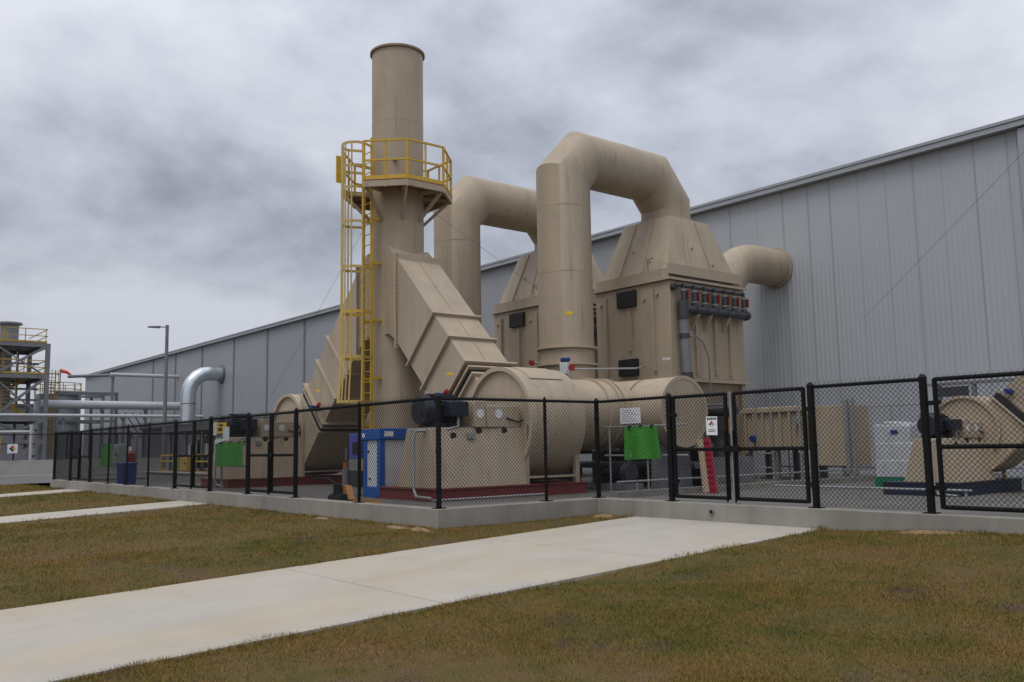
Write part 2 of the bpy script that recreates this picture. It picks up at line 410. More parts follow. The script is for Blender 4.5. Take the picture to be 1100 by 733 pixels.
# raised equipment pad and its curb
XE = -39.9
m = MB(); m.prism_xy([(XE+.2, YL+.24), (-12.64, YL+.24), (-12.64, YR+.24), (45, YR+.24), (45, 27.95), (XE+.2, 27.95)], -.25, FL)
struct('equipment_pad', m, SLAB)
cw = .25
m = MB()
m.prism_xy([(XE, 27.9), (XE, YL), (-12.40, YL), (-12.40, YR), (45, YR), (45, YR+cw), (-12.65, YR+cw), (-12.65, YL+cw), (XE+cw, YL+cw), (XE+cw, 27.9)], -.32, ZT)
curb = struct('pad_curb', m, CURB, bevel=.012)
m = MB(); m.prism_xy([(-13.55, 13.6), (-13.35, 13.6), (-13.35, 27), (-13.55, 27)], FL-.05, FL+.13)
struct('inner_curb', m, CURB)

# road and far side at the left
m = MB(); m.add([(-58.4,-80,.006),(-46.2,-80,.006),(-46.2,27,.006),(-58.4,27,.006)], [(0,1,2,3)])
struct('road', m, ASPH)
m = MB(); m.box((-58.9,-80,-.2),(-58.4,27,.13)); struct('road_kerb', m, WALLC)
m = MB(); m.add([(-1500,-80,.03),(-58.9,-80,.03),(-58.9,200,.03),(-1500,200,.03)], [(0,1,2,3)])
struct('yard_pavement', m, SLAB)

# ------------------------------------------------------------------ grass blades (one mass nobody could count)
WORN = ((-5.6,3.9,.75),(-6.1,3.2,.45),(-4.6,4.6,.35),(-2.6,8.2,.3),(-2.2,4.2,.35),(-15.2,7.2,.3),(-14.4,5.0,.35),(-4.6,9.6,.3))
def grass():
    pts = []
    def scatter(n, x0, x1, y0, y1, smin, smax):
        x = rng.uniform(x0, x1, n); y = rng.uniform(y0, y1, n)
        h = rng.uniform(smin, smax, n); pts.append(np.stack([x, y, h], 1))
    # density falls with distance from the photograph's standpoint
    for (r0, r1, dens, h0, h1) in ((3, 6.5, 15000, .012, .036), (6.5, 10, 7000, .014, .038), (10, 15, 2500, .018, .045), (15, 22, 900, .022, .050), (22, 45, 300, .03, .06)):
        a0, a1 = R_(93), R_(179)
        area = (a1-a0)/2*(r1*r1-r0*r0); n = int(area*dens)
        a = rng.uniform(a0, a1, n); r = np.sqrt(rng.uniform(r0*r0, r1*r1, n))
        x = r*np.cos(a); y = r*np.sin(a); h = rng.uniform(h0, h1, n)
        pts.append(np.stack([x, y, h], 1))
    for (b0, b1) in ((70, 93), (179, 215)):          # the lawn to either side, thinner
        n = int((R_(b1)-R_(b0))/2*(18*18-.5)*900); a = rng.uniform(R_(b0), R_(b1), n); r = np.sqrt(rng.uniform(.5, 324, n))
        pts.append(np.stack([r*np.cos(a), r*np.sin(a), rng.uniform(.015, .045, n)], 1))
    n = int(R_(86)/2*8.5*9000); a = rng.uniform(R_(93), R_(179), n); r = np.sqrt(rng.uniform(.5, 9, n))
    pts.append(np.stack([r*np.cos(a), r*np.sin(a), rng.uniform(.012, .036, n)], 1))
    p = np.concatenate(pts)
    x, y, h = p.T
    ok = np.where(x < -12.40, y < YL-.01, y < YR-.01) & (x > -45)
    for a, b in (P1, P2, P3):
        wob = .05*np.sin(y*2.1+a)+.04*np.sin(y*5.7+1)+.03*np.sin(y*11.3)
        ok &= ~((x > a+wob) & (x < b-wob))
    # thin growth: clumps and nearly bare ground
    cl_ = np.sin(x*1.7+np.sin(y*2.3)*1.4)*np.sin(y*1.9+np.sin(x*1.3)*1.2)
    ok &= rng.uniform(0, 1, len(x)) < (.62+.38*cl_)
    for wx, wy, wr in WORN:
        d = np.hypot((x-wx)/1.5, y-wy)+.18*np.sin(x*9+y*4)*np.sin(y*8-x*3)
        ok &= rng.uniform(0, 1, len(x)) < np.clip((d/wr-.25)*1.1, .10, 1)
    for a, b in (P1, P2, P3):                       # growth is taller where the mower misses, along the slab edges
        e = np.minimum(np.abs(x-a), np.abs(x-b)); h = np.where(e < .14, h*1.7, h)
    x, y, h = x[ok], y[ok], h[ok]; n = len(x)
    z = ground_z(x, y)-.004
    for (a, b), yb in ((P1, YR), (P2, YL), (P3, YL)):      # blades along the path edges stand on the verge, not below the slab
        pass
    near_wall = np.where(x < -12.40, YL-y, YR-y) < .25
    h = np.where(near_wall, h*1.5, h)
    dist = np.hypot(x, y)
    w = (.0010+.00024*dist)*rng.uniform(.7, 1.4, n)
    ang = rng.uniform(0, 2*np.pi, n); lean = rng.normal(0, .55, (n, 2))
    dx, dy = np.cos(ang)*w, np.sin(ang)*w
    v = np.empty((n, 3, 3), np.float32)
    v[:, 0] = np.stack([x-dx, y-dy, z], 1); v[:, 1] = np.stack([x+dx, y+dy, z], 1)
    v[:, 2] = np.stack([x+lean[:, 0]*h, y+lean[:, 1]*h, z+h], 1)
    me = bpy.data.meshes.new('grass'); me.vertices.add(3*n); me.vertices.foreach_set('co', v.reshape(-1))
    me.loops.add(3*n); me.loops.foreach_set('vertex_index', np.arange(3*n, dtype=np.int32))
    me.polygons.add(n); me.polygons.foreach_set('loop_start', np.arange(0, 3*n, 3, dtype=np.int32))
    me.update(); 
    at = me.attributes.new('tint', 'FLOAT', 'POINT'); at.data.foreach_set('value', np.repeat(rng.normal(0, .085, n), 3).astype(np.float32))
    gm = bpy.data.materials.new('grass_blades'); gm.use_nodes = True; grassy(gm, True); me.materials.append(gm)
    o = bpy.data.objects.new('grass', me); col.objects.link(o)
    tag(o, 'short dormant lawn grass, brown with green patches', 'grass', kind='stuff')
    print('grass blades', n)
grass()

# ------------------------------------------------------------------ warehouse
WY = 28.0; X0, X1 = -116.5, 30.0
wh = thing('warehouse', (X0, WY, 0), 'long grey metal warehouse with ribbed wall rising behind the tan equipment', 'building')
def ribs(xa, xb, z0, z1, pitch, dep):
    m = MB(); prof = []
    x = xa
    while x < xb:
        prof += [(x, WY), (x+pitch*.55, WY), (x+pitch*.68, WY-dep), (x+pitch*.87, WY-dep)]; x += pitch
    prof.append((x, WY)); n = len(prof)
    m.v = [(a, b, z0) for a, b in prof]+[(a, b, z1) for a, b in prof]
    m.f = [(i, i+1, n+i+1, n+i) for i in range(n-1)]; m.mi = [0]*len(m.f); return m
ribs(-27.0, X1, -.2, 10.43, .17, .014).build('ribbed_wall', SHEET, wh, smooth=False)
m = MB(); m.box((X0, WY, -.2), (-27.0, WY+.2, 10.43)); m.build('flat_wall', SHEETD, wh)
m = MB(); m.box((X0, WY+.2, -.2), (X1, WY+60, 10.42)); m.box((X0-.2, WY-.09, 10.60), (X1, WY+60.5, 10.70)); m.build('roof', ROOF, wh)
m = MB(); m.box((X0-.1, WY-.30, 10.44), (X1, WY-.001, 10.60)); m.box((X0-.1, WY-.33, 10.615), (X1, WY-.10, 10.71)); m.build('eave_trim', TRIM, wh)
m = MB()
for sx in (-104.57, -90.8, -84.27, -77.42, -70.3, -63.8, -57.6, -51.4, -45.2, -39, -32.8):
    m.box((sx-.12, WY-.05, 0), (sx+.12, WY-.002, 10.43))
m.each('panel_seam', mat('seam_grey', (.17,.175,.185), .6), wh)
m = MB()
for sx in (-27.0, -25.0, -23.0, -21.0, -19.75, -18.64, -17.6, -16.73, -15.66, -14.67, -13.73, -12.79, -11.8, -10.82, -9.8, -8.8):
    m.box((sx-.009, WY-.017, 0), (sx+.02, WY-.002, 10.43))
m.each('sheet_lap', TRIM, wh)
m = MB(); m.box((-10.42, WY-.20, .2), (-10.12, WY-.03, 10.4)); m.build('downspout', TRIM, wh, bevel=.02)

# ------------------------------------------------------------------ fans
def circ(cx_, cz_, r, a0, a1, n): return [(cx_+r*math.cos(a0+(a1-a0)*i/n), cz_+r*math.sin(a0+(a1-a0)*i/n)) for i in range(n+1)]
NQ = math.sqrt(.5)
def nt_(xc, zc_, n, t, sd): return (xc+sd*(-1)*0 + sd*(-n*NQ+t*NQ), zc_+n*NQ+t*NQ)   # sd=+1: outlet up +X, sd=-1: up -X
def make_fan(xc, sd, label, skid_m, y0=10.55, k=1.0, z0=FL, sh=.26, so=0.0, ks=None):
    ks = ks or k
    T = thing('process_fan', (xc, y0, z0), label, 'fan', 'centrifugal fans on steel skids')
    X = lambda v: xc+v*k
    Y = lambda v: y0+v*k
    Z = lambda v: z0+sh+(v-.26)*k if v >= .26 else z0+v*sh/.26
    m = MB()
    m.box((X(-1.13),Y(0),Z(.02)),(X(1.13),Y(.08),Z(.235))); m.box((X(-1.13),Y(4.17),Z(.02)),(X(1.13),Y(4.25),Z(.235)))
    m.box((X(1.06),Y(.08),Z(.02)),(X(1.13),Y(4.17),Z(.235))); m.box((X(-1.13),Y(.08),Z(.02)),(X(-1.06),Y(4.17),Z(.235)))
    m.box((X(-1.16),Y(-.03),Z(.235)),(X(1.16),Y(4.28),Z(.26))); m.box((X(-1.16),Y(-.03),Z(0)),(X(1.16),Y(4.28),Z(.02)))
    m.build('skid', skid_m, T)
    # pedestal
    m = MB(); m.hexa([(X(-.50),Y(.05),Z(.26)),(X(1.12),Y(.05),Z(.26)),(X(1.12),Y(2.46),Z(.26)),(X(-.50),Y(2.46),Z(.26))],
                     [(X(-.14),Y(.08),Z(1.54)),(X(.76),Y(.08),Z(1.54)),(X(.98),Y(2.46),Z(1.54)),(X(-.40),Y(2.46),Z(1.54))])
    ped = m.build('pedestal', TAN, T, bevel=.015)
    m = MB()
    for yy, zz in ((.62, 1.36), (1.28, 1.46), (1.95, 1.46)):
        xs_ = 1.12-(1.12-.76-.22*yy/2.4)*((zz-.26)/1.28)+.004
        m.cyl((X(xs_-.02), Y(yy), Z(zz)), (X(xs_+.012), Y(yy), Z(zz)), .075*k, n=18)
    m.each('hole', BLKM, ped)
    # motor
    mx_ = .30; mz = 1.92
    m = MB(); m.cyl((X(mx_),Y(.20),Z(mz)),(X(mx_),Y(1.02),Z(mz)),.33*k,n=28)
    m.cyl((X(mx_),Y(.10),Z(mz)),(X(mx_),Y(.30),Z(mz)),.30*k,.345*k,n=28); m.cyl((X(mx_),Y(1.02),Z(mz)),(X(mx_),Y(1.12),Z(mz)),.30*k,.2*k,n=28)
    for i in range(22):
        a = 2*math.pi*i/22; ca, sa = math.cos(a), math.sin(a)
        m.bar((X(mx_+.345*ca),Y(.32),Z(mz+.345*sa)),(X(mx_+.345*ca),Y(.98),Z(mz+.345*sa)),.02*k,.05*k,up=(ca,0,sa))
    m.box((X(mx_-.3),Y(.3),Z(1.54)),(X(mx_+.3),Y(.95),Z(1.64)))
    mot = m.build('motor', DKBL, T)
    m = MB()
    for rr in (.07, .14, .21): m.ring((X(mx_),Y(.098),Z(mz)),(0,1,0),rr*k,(rr+.025)*k,.012*k,n=24)
    m.build('fan_grille', BLKM, mot)
    m = MB(); m.box((X(mx_+.33),Y(.52),Z(1.78)),(X(mx_+.62),Y(1.0),Z(2.1))); m.build('terminal_box', DKBL, mot, bevel=.015)
    m = MB(); m.cyl((X(mx_+.47),Y(1.0),Z(1.95)),(X(mx_+.47),Y(1.02),Z(1.95)),.03*k,n=10)
    m.tube([(X(mx_+.50),Y(.80),Z(1.78)),(X(mx_+.52),Y(.78),Z(1.56)),(X(mx_+.50),Y(.5),Z(1.50)),(X(.50),Y(-.12),Z(1.47)),(X(.50),Y(-.16),Z(1.30)),(X(.52),Y(-.17),Z(.25)),(X(.62),Y(-.17),Z(.10)),(X(1.2),Y(-.18),Z(.08))],.032*k,n=8)
    m.build('conduit', GALV, mot)
    # bearing housings on the shaft
    m = MB(); m.box((X(.22),Y(1.14),Z(1.542)),(X(.93),Y(1.46),Z(2.12))); m.build('bearing_box', TANL, T, bevel=.015)
    m = MB(); m.box((X(.22),Y(1.475),Z(1.542)),(X(.95),Y(2.40),Z(2.02))); bb = m.build('bearing_box', TANL, T, bevel=.015)
    m = MB()
    m.cyl((X(.931),Y(1.30),Z(1.84)),(X(.937),Y(1.30),Z(1.84)),.10*k,n=20); m.cyl((X(.951),Y(1.80),Z(1.84)),(X(.957),Y(1.80),Z(1.84)),.10*k,n=20)
    m.each('round_sticker', WHTS, bb)
    m = MB(); m.tube([(X(.96),Y(2.0),Z(1.75)),(X(1.0),Y(2.3),Z(1.66)),(X(1.02),Y(2.46),Z(1.70))],.018*k,n=8); m.build('cable', BLKM, T)
    m = MB(); m.box((X(.80),Y(.95),Z(1.30)),(X(.97),Y(1.12),Z(1.42))); m.build('nameplate', GALV, T)
    m = MB(); m.tube([(X(.60),Y(.72),Z(1.80)),(X(.66),Y(.74),Z(1.5)),(X(.80),Y(.70),Z(1.2))],.03*k,n=8); m.build('flexible_conduit', BLKM, T)
    # scroll housing
    cz = z0+sh+1.51*k; kk, k = k, ks; ya, yb = Y(2.52), Y(4.08)
    q = lambda n, t: nt_(xc+so, cz, n*k, t*k, sd)
    out_ = []
    NS = 40                              # spiral from the tongue (+t) over +n, -t to -n
    for i in range(NS+1):
        a = 1.5*math.pi*i/NS; r = 1.13+.42*i/NS
        # direction angles: +t (a=0) -> +n -> -t -> -n
        out_.append(q(r*math.sin(a), r*math.cos(a)))
    out_ += [q(-1.55, 1.42), q(.10, 1.42), q(.10, 1.20)]
    m = MB(); m.prism_xz(out_, ya, yb); sc_ = m.build('scroll_housing', TAN, T)
    # front rim and recessed face
    m = MB()
    for i in range(-12, NS-2):
        a, b = 1.5*math.pi*i/NS, 1.5*math.pi*(i+1)/NS; r1_, r2_ = 1.13+.42*max(i,0)/NS+.012, 1.13+.42*max(i+1,0)/NS+.012
        A, B = q(r1_*math.sin(a), r1_*math.cos(a)), q(r2_*math.sin(b), r2_*math.cos(b))
        A2, B2 = q((r1_-.10)*math.sin(a), (r1_-.10)*math.cos(a)), q((r2_-.10)*math.sin(b), (r2_-.10)*math.cos(b))
        f0, f1 = ya-.09*k, ya+.05*k
        m.hexa([(A[0],f0,A[1]),(B[0],f0,B[1]),(B2[0],f0,B2[1]),(A2[0],f0,A2[1])], [(A[0],f1,A[1]),(B[0],f1,B[1]),(B2[0],f1,B2[1]),(A2[0],f1,A2[1])])
    m.build('rim', TANL, sc_)
    m = MB()      # access panel on the drum top
    A0, A1 = 1.5*math.pi*.215, 1.5*math.pi*.335
    if sd > 0: A0, A1 = 1.5*math.pi*.02, 1.5*math.pi*.13
    def pr(a, dr): r = 1.13+.42*a/(1.5*math.pi)+dr; return q(r*math.sin(a), r*math.cos(a))
    yA, yB = ya+.22*k, yb-.32*k
    for i in range(8):
        a, b = A0+(A1-A0)*i/8, A0+(A1-A0)*(i+1)/8
        P, Q, P2_, Q2 = pr(a,.0), pr(b,.0), pr(a,.025), pr(b,.025)
        m.hexa([(P[0],yA,P[1]),(Q[0],yA,Q[1]),(Q[0],yB,Q[1]),(P[0],yB,P[1])],[(P2_[0],yA,P2_[1]),(Q2[0],yA,Q2[1]),(Q2[0],yB,Q2[1]),(P2_[0],yB,P2_[1])])
    m.build('access_panel', TANL, sc_)
    # support frame below the drum
    m = MB(); m.box((X(-1.1),Y(2.455),Z(.262)),(X(1.12),Y(2.52),Z(1.60))); m.build('front_plate', TAN, T)
    for xx in (-1.05, 1.05):
        m = MB(); m.box((X(xx-.05),Y(3.95),Z(.262)),(X(xx+.05),Y(4.08),Z(1.35))); m.build('support_leg', TAN, T)
    m = MB(); m.bar((X(1.08),Y(2.5),Z(.42)),(X(1.08),Y(4.0),Z(.42)),.05*k); m.build('tie_bar', TANL, T)
    # outlet flanges with black expansion joint
    def frame(nm, t0, t1, pad, mt, par):
        m = MB(); pl = [q(-1.55-pad,t0),q(.10+pad,t0),q(.10+pad,t1),q(-1.55-pad,t1)]
        m.prism_xz(pl, ya-pad*k, yb+pad*k); return m.build(nm, mt, par)
    frame('outlet_flange', 1.42, 1.47, .09, TANL, T)
    frame('expansion_joint', 1.472, 1.66, .015, BLKM, T)
    return T
FX, FX2 = -16.68, -27.90
make_fan(FX, -1, 'tan fan on red skid behind the fence corner, dark blue motor in front', RED)
make_fan(FX2, 1, 'tan fan on red skid left of the stack, near the three paths gates', RED)
f3 = make_fan(-8.98, 1, 'tan fan on navy blue skid at the right edge of the pad', NAVY, y0=17.7, k=.68, z0=.12, sh=.34, so=.33, ks=.60)

# ------------------------------------------------------------------ exhaust stack
SX, SY = -22.29, 13.8; SR = .765
st = thing('exhaust_stack', (SX, SY, FL), 'tall round tan exhaust stack with yellow platform and caged ladder', 'stack')
m = MB(); m.cyl((SX,SY,FL),(SX,SY,13.14),SR,n=56); shell = m.build('shell', TAN, st)
m = MB(); m.ring((SX,SY,13.15),(0,0,1),SR-.10,SR+.06,.06); m.build('top_ring', TANB, st)
m = MB(); m.cyl((SX,SY,13.04),(SX,SY,13.145),SR-.11,n=40); m.build('flue', BLKM, st)
m = MB()
for z in (7.55, 8.2, 10.9): m.ring((SX,SY,z),(0,0,1),SR-.02,SR+.003,.03)
m.each('weld_band', TAN, st)
m = MB(); m.cyl((SX,SY,FL),(SX,SY,FL+.06),SR+.22,n=40)
for i in range(16):
    a = 2*math.pi*i/16; ca, sa = math.cos(a), math.sin(a)
    m.bar((SX+(SR+.08)*ca,SY+(SR+.08)*sa,FL+.06),(SX+(SR+.08)*ca,SY+(SR+.08)*sa,FL+.4),.2,.02,up=(-sa,ca,0))
m.build('base_ring', TAN, st)
# octagonal platform with a gap on the ladder side
RO, DZ = 1.62, 8.68
va = [R_(-67.5+45*i) for i in range(8)]           # vertices; the face from -112.5 to -67.5 is the ladder opening
pv = [(SX+RO*math.cos(a), SY+RO*math.sin(a)) for a in va]
m = MB()
for i in range(7):
    a, b = va[i], va[i+1]
    ri = SR+.02
    qd = [(SX+ri*math.cos(a),SY+ri*math.sin(a)), pv[i], pv[i+1], (SX+ri*math.cos(b),SY+ri*math.sin(b))]
    m.prism_xy(qd, DZ+.12, DZ+.15)
m.build('deck', RUST, st)
m = MB()
for i in range(7):
    p, q_ = pv[i], pv[i+1]; m.bar((*p,DZ+.07),(*q_,DZ+.07),.06,.20)
m.build('deck_edge', TAN, st)
m = MB()
for i in range(8):
    a = va[i]; ca, sa = math.cos(a), math.sin(a)
    m.bar((SX+(RO-.05)*ca,SY+(RO-.05)*sa,DZ+.02),(SX+(SR-.02)*ca,SY+(SR-.02)*sa,DZ-.78),.07,.09)
    m.bar((SX+(RO-.05)*ca,SY+(RO-.05)*sa,DZ+.06),(SX+(SR-.02)*ca,SY+(SR-.02)*sa,DZ+.06),.07,.09)
m.each('bracket', TAN, st)
m = MB()
for i in range(7):
    p, q_ = pv[i], pv[i+1]; m.bar((*p,DZ+.162),(*q_,DZ+.162),.075,.018)
m.build('deck_trim', RED, st)
rl = MB()
for i in range(7):
    p, q_ = pv[i], pv[i+1]
    for z in (DZ+.74, DZ+1.31): rl.bar((*p,z),(*q_,z),.05,.05)
rl.build('handrail', YEL, st)
m = MB()
for i in range(7):
    p, q_ = pv[i], pv[i+1]; m.bar((*p,DZ+.23),(*q_,DZ+.23),.012,.13)
m.build('toe_board', YEL, st)
for i in range(8):
    p = pv[i]; m = MB(); m.bar((*p,DZ-.05),(*p,DZ+1.33),.055,.055); m.build('rail_post', YEL, st)
for i in range(7):
    p = Vector((*pv[i],0)); q_ = Vector((*pv[i+1],0)); c = p.lerp(q_,.5)
    m = MB(); m.bar((c.x,c.y,DZ-.05),(c.x,c.y,DZ+1.31),.045,.045); m.build('rail_post', YEL, st)
# ladder and cage on the -Y side
LY = SY-1.02; LZ0, LZ1 = .55, 10.05
for sx in (-.23, .23):
    m = MB(); m.bar((SX+sx,LY,LZ0),(SX+sx,LY,LZ1+(.12 if sx<0 else .25)),.05,.075,up=(0,1,0)); m.build('ladder_rail', YEL, st)
z = LZ0+.2; nr = 0
while z < LZ1:
    m = MB(); m.cyl((SX-.22,LY,z),(SX+.22,LY,z),.014,n=8); m.build('rung', YEL, st); z += .305
m = MB()
for z in (1.9, 3.3, 4.95, 6.6, 7.9):
    for sx in (-.23, .23):
        m.bar((SX+sx,LY,z),(SX+sx,SY-math.sqrt(SR*SR-.23*.23)+.01,z),.09,.07)
m.each('standoff', YEL, st)
hz = (2.62, 3.87, 5.15, 6.42, 7.72, 8.72, 9.35, 10.02)
CR = .42
def hoop(z, flare=1.0):
    r = CR*flare; pts = [(SX+.25,LY,z)]
    for i in range(13):
        a = -math.pi*.02-math.pi*.96*i/12
        pts.append((SX+r*math.cos(a), LY-.38*flare+r*math.sin(a)*1.0, z))
    pts.append((SX-.25,LY,z)); return pts
for kz, z in enumerate(hz):
    m = MB(); pts = hoop(z, 1.12 if kz == 0 else 1.0)
    for i in range(len(pts)-1): m.bar(pts[i],pts[i+1],.014,.075)
    m.build('cage_hoop', YEL if kz == 2 else CAGE, st)
for i in (1, 4, 6, 7, 8, 10, 13):
    m = MB(); top = hoop(hz[-1]); bot = hoop(hz[0],1.12); midp = hoop(hz[1])
    m.bar(top[i],midp[i],.065,.016,up=(0,1,0)); m.bar(midp[i],bot[i],.065,.016,up=(0,1,0)); m.build('cage_strap', CAGE, st)
m = MB(); m.bar((SX-.55,LY-.60,DZ+.35),(SX-.55,LY-.60,DZ+1.15),.26,.04); m.build('swing_gate', YEL, st)
m = MB(); m.bar((SX-.15,LY+.3,DZ+.45),(SX-.15,LY+.3,DZ+1.05),.25,.03,up=(1,0,0)); m.build('port_cover', YEL, st)
m = MB()
pa = R_(-38); m.cyl((SX+SR*math.cos(pa),SY+SR*math.sin(pa),DZ+1.0),(SX+(SR+.13)*math.cos(pa),SY+(SR+.13)*math.sin(pa),DZ+1.0),.07,n=14); m.build('sample_port', GALV, st)
# inclined breech ducts
def breech(fx, sd, label):
    cz = FL+1.77; q = lambda n, t: nt_(fx, cz, n, t, sd)
    T = thing('breech_duct', (fx+sd*2.5, 13.8, 4.0), label, 'duct', 'inclined rectangular ducts into the stack')
    ya, yb = 13.09, 14.50
    xv = SX-sd*1.10                 # vertical flange plane
    def on(n):                      # point on the line of constant n at x = xv
        t = ((xv-fx)*sd+n*NQ)/NQ; return q(n, t)
    ns0, ns1 = -1.58, .10
    body = [q(ns0,1.86), q(ns1,1.86), on(ns1), on(ns0)]
    m = MB(); m.prism_xz(body, ya, yb); bd = m.build('duct_body', TAN, T)
    m = MB()
    xi = SX+sd*.1
    top_in = (SX-sd*.60, on(ns1)[1]+.42); 
    m.prism_xz([on(ns0), on(ns1), top_in, (xi, top_in[1]), (xi, on(ns0)[1]+.25), (SX-sd*.60, on(ns0)[1]+.30)], ya+.03, yb-.03); m.build('stack_collar', TAN, T)
    def fr(t0, w, pad, mt, nm='flange'):
        m = MB(); m.prism_xz([q(ns0-pad,t0),q(ns1+pad,t0),q(ns1+pad,t0+w),q(ns0-pad,t0+w)], ya-pad, yb+pad); return m.build(nm, mt, T)
    fr(3.86,.05,.09,TANL); fr(2.88,.05,.09,TANL)
    fr(1.84,.05,.13,TANL); fr(1.663,.05,.10,TANL); fr(1.72,.115,.03,BRN,'damper_frame')
    a, b = on(ns0-.12), on(ns1+.10)
    m = MB(); m.box((xv-.03,ya-.08,a[1]),(xv+.03,yb+.08,b[1])); m.build('vertical_flange', TANL, T)
    m = MB()                                           # bolts along the vertical flange
    zz = a[1]+.1
    while zz < b[1]-.05: m.cyl((xv-.05*sd*0-.045,ya-.045,zz),(xv+.045,ya-.045,zz),.016,n=6); zz += .12
    m.each('bolt', RUST, T)
    m = MB()                                            # seam on the duct top
    p, r = q(ns1+.012,1.9), on(ns1+.012); ym = (ya+yb)/2
    m.bar((p[0],ym,p[1]),(r[0],ym,r[1]),.02,.012); m.build('top_seam', TANL, T)
    m = MB(); s0 = q(-.55,2.25); m.box((s0[0]-.13,ya-.004,s0[1]-.03),(s0[0]+.13,ya-.001,s0[1]+.04)); m.build('sticker', SGY, T)
    m = MB(); s0 = q(-1.05,1.98)
    m.cyl((s0[0],ya-.16,s0[1]),(s0[0],ya-.34,s0[1]),.07,n=12); ac = m.build('damper_actuator', SGB, T)
    m = MB(); m.cyl((s0[0]-.05,ya-.0,s0[1]-.02),(s0[0]-.05,ya-.16,s0[1]-.02),.05,n=10); m.tube([(s0[0]+.18,ya-.2,s0[1]+.02),(s0[0]+.32,ya-.2,s0[1]+.10)],.06,n=10); m.build('actuator_housing', REDH, T)
    return T
breech(FX, -1, 'flanged square tan duct sloping from the stack down right to the near fan')
breech(FX2, 1, 'flanged square tan duct sloping from the stack down left behind the ladder')

# ------------------------------------------------------------------ scrubbers with their ducts
BX, BY0, BY1 = -19.18, 20.40, 23.95
def scrubber(label):
    T = thing('scrubber', (BX, 22.17, FL), label, 'scrubber', 'box shaped scrubbers before the warehouse')
    x0, x1 = BX-1.57, BX+1.57
    m = MB(); m.box((x0,BY0,3.28),(x1,BY1,6.22)); body = m.build('body', TAN, T, bevel=.02)
    m = MB(); m.box((x0-.10,BY0-.10,6.225),(x1+.10,BY1+.10,6.30)); m.build('top_flange', TANL, T)
    m = MB(); m.box((x0-.09,BY0-.09,3.16),(x1+.09,BY1+.09,3.275)); m.build('bottom_flange', TAN, T)
    m = MB(); m.box((x0+.02,BY0+.02,6.302),(x1-.02,BY1-.02,6.60)); m.build('lid', TAN, T)
    m = MB(); m.box((x1-.012,BY0-.06,6.40),(x1+.05,BY1-.12,6.72)); m.build('splash_plate', TANL, T)
    m = MB(); m.box((x1-.03,BY0+.02,6.31),(x1+.06,BY1-.5,6.355)); m.build('drip_slot', BLKM, T)
    yc = 22.17; h0, h1 = 1.44, .96; w0 = (BY1-BY0)/2-.14
    zb, zt = 6.602, 8.44
    m = MB(); m.hexa([(BX-h0,yc-w0,zb),(BX+h0,yc-w0,zb),(BX+h0,yc+w0,zb),(BX-h0,yc+w0,zb)],[(BX-h1,yc-h1,zt),(BX+h1,yc-h1,zt),(BX+h1,yc+h1,zt),(BX-h1,yc+h1,zt)])
    hood = m.build('hood', TAN, T)
    m = MB()
    for u in (-.42, .28):          # stiffeners on the two visible faces and their opposites
        for sg in (-1, 1):
            m.bar((BX+u*h0,yc+sg*(w0+.02),zb+.02),(BX+u*h1,yc+sg*(h1+.02),zt-.04),.05,.07,up=(0,sg,.3))
            m.bar((BX+sg*(h0+.02),yc+u*w0,zb+.02),(BX+sg*(h1+.02),yc+u*h1,zt-.04),.05,.07,up=(sg,0,.3))
    m.each('stiffener', TANL, hood)
    m = MB()
    for a, b in ((-.25, .45), (.6, .2)):
        z = zb+(zt-zb)*b; yy = yc-(w0+(h1-w0)*b); m.cyl((BX+a,yy+.02,z),(BX+a,yy-.05,z),.045,n=10)
        xx = BX+h0+(h1-h0)*b; m.cyl((xx-.02,yc+a,z),(xx+.05,yc+a,z),.045,n=10)
    m.cyl((BX+h1+.0,yc+.35,zt-.35),(BX+h1+.14,yc+.35,zt-.33),.07,n=12)
    m.each('nozzle', TANL, hood)
    m = MB()
    for rx in (-1.08, -.06, .94): m.box((BX+rx-.04,BY0-.09,3.5 if rx<-.5 or rx>.5 else 4.2),(BX+rx+.04,BY0+.001,6.0 if rx<-.5 or rx>.5 else 5.45))
    for ry in (21.5, 22.42, 23.15): m.box((x1-.001,ry-.04,3.4),(x1+.09,ry+.04,6.1))
    for ry in (21.3, 22.2, 23.1): m.box((x0-.09,ry-.04,3.4),(x0+.001,ry+.04,6.1))
    for rx in (-1.08, -.06, .94): m.box((BX+rx-.04,BY1-.001,3.5),(BX+rx+.04,BY1+.09,6.0))
    m.each('stiffener', TAN, body)
    m = MB()
    for px_, pz in ((-1.33, 5.8), (.55, 5.75), (1.1, 5.85)): m.cyl((BX+px_,BY0+.01,pz),(BX+px_,BY0-.07,pz),.05,n=10)
    m.each('nozzle', TANL, body)
    for za, zb_ in ((5.59, 6.09), (3.43, 3.95)):
        m = MB(); m.box((-19.71+.0,BY0-.12,za),(-18.93,BY0-.002,zb_)); m.build('vent_box', BLKM, T, bevel=.01)
    # legs and frame under the body
    for xx in (x0+.1, x1-.1):
        for yy in (BY0+.12, BY1-.12):
            m = MB(); m.box((xx-.08,yy-.08,FL),(xx+.08,yy+.08,3.155)); m.build('leg', TAN, T)
    m = MB(); m.hexa([(BX-.9,21.0,1.2),(BX+.9,21.0,1.2),(BX+.9,23.4,1.2),(BX-.9,23.4,1.2)],[(BX-1.4,BY0+.2,3.15),(BX+1.4,BY0+.2,3.15),(BX+1.4,BY1-.2,3.15),(BX-1.4,BY1-.2,3.15)]); m.build('hopper', TAN, T)
    # spray header with valves on the +X face
    xm = x1+.17
    hd = MB(); hd.cyl((xm,BY0+.08,6.04),(xm,23.78,6.04),.055,n=12); hd.cyl((x1,BY0+.12,6.0),(xm,BY0+.12,6.0),.10,n=14)
    man = hd.build('upper_header', PVCD, T)
    vy = [20.78+i*(23.72-20.78)/6 for i in range(7)]
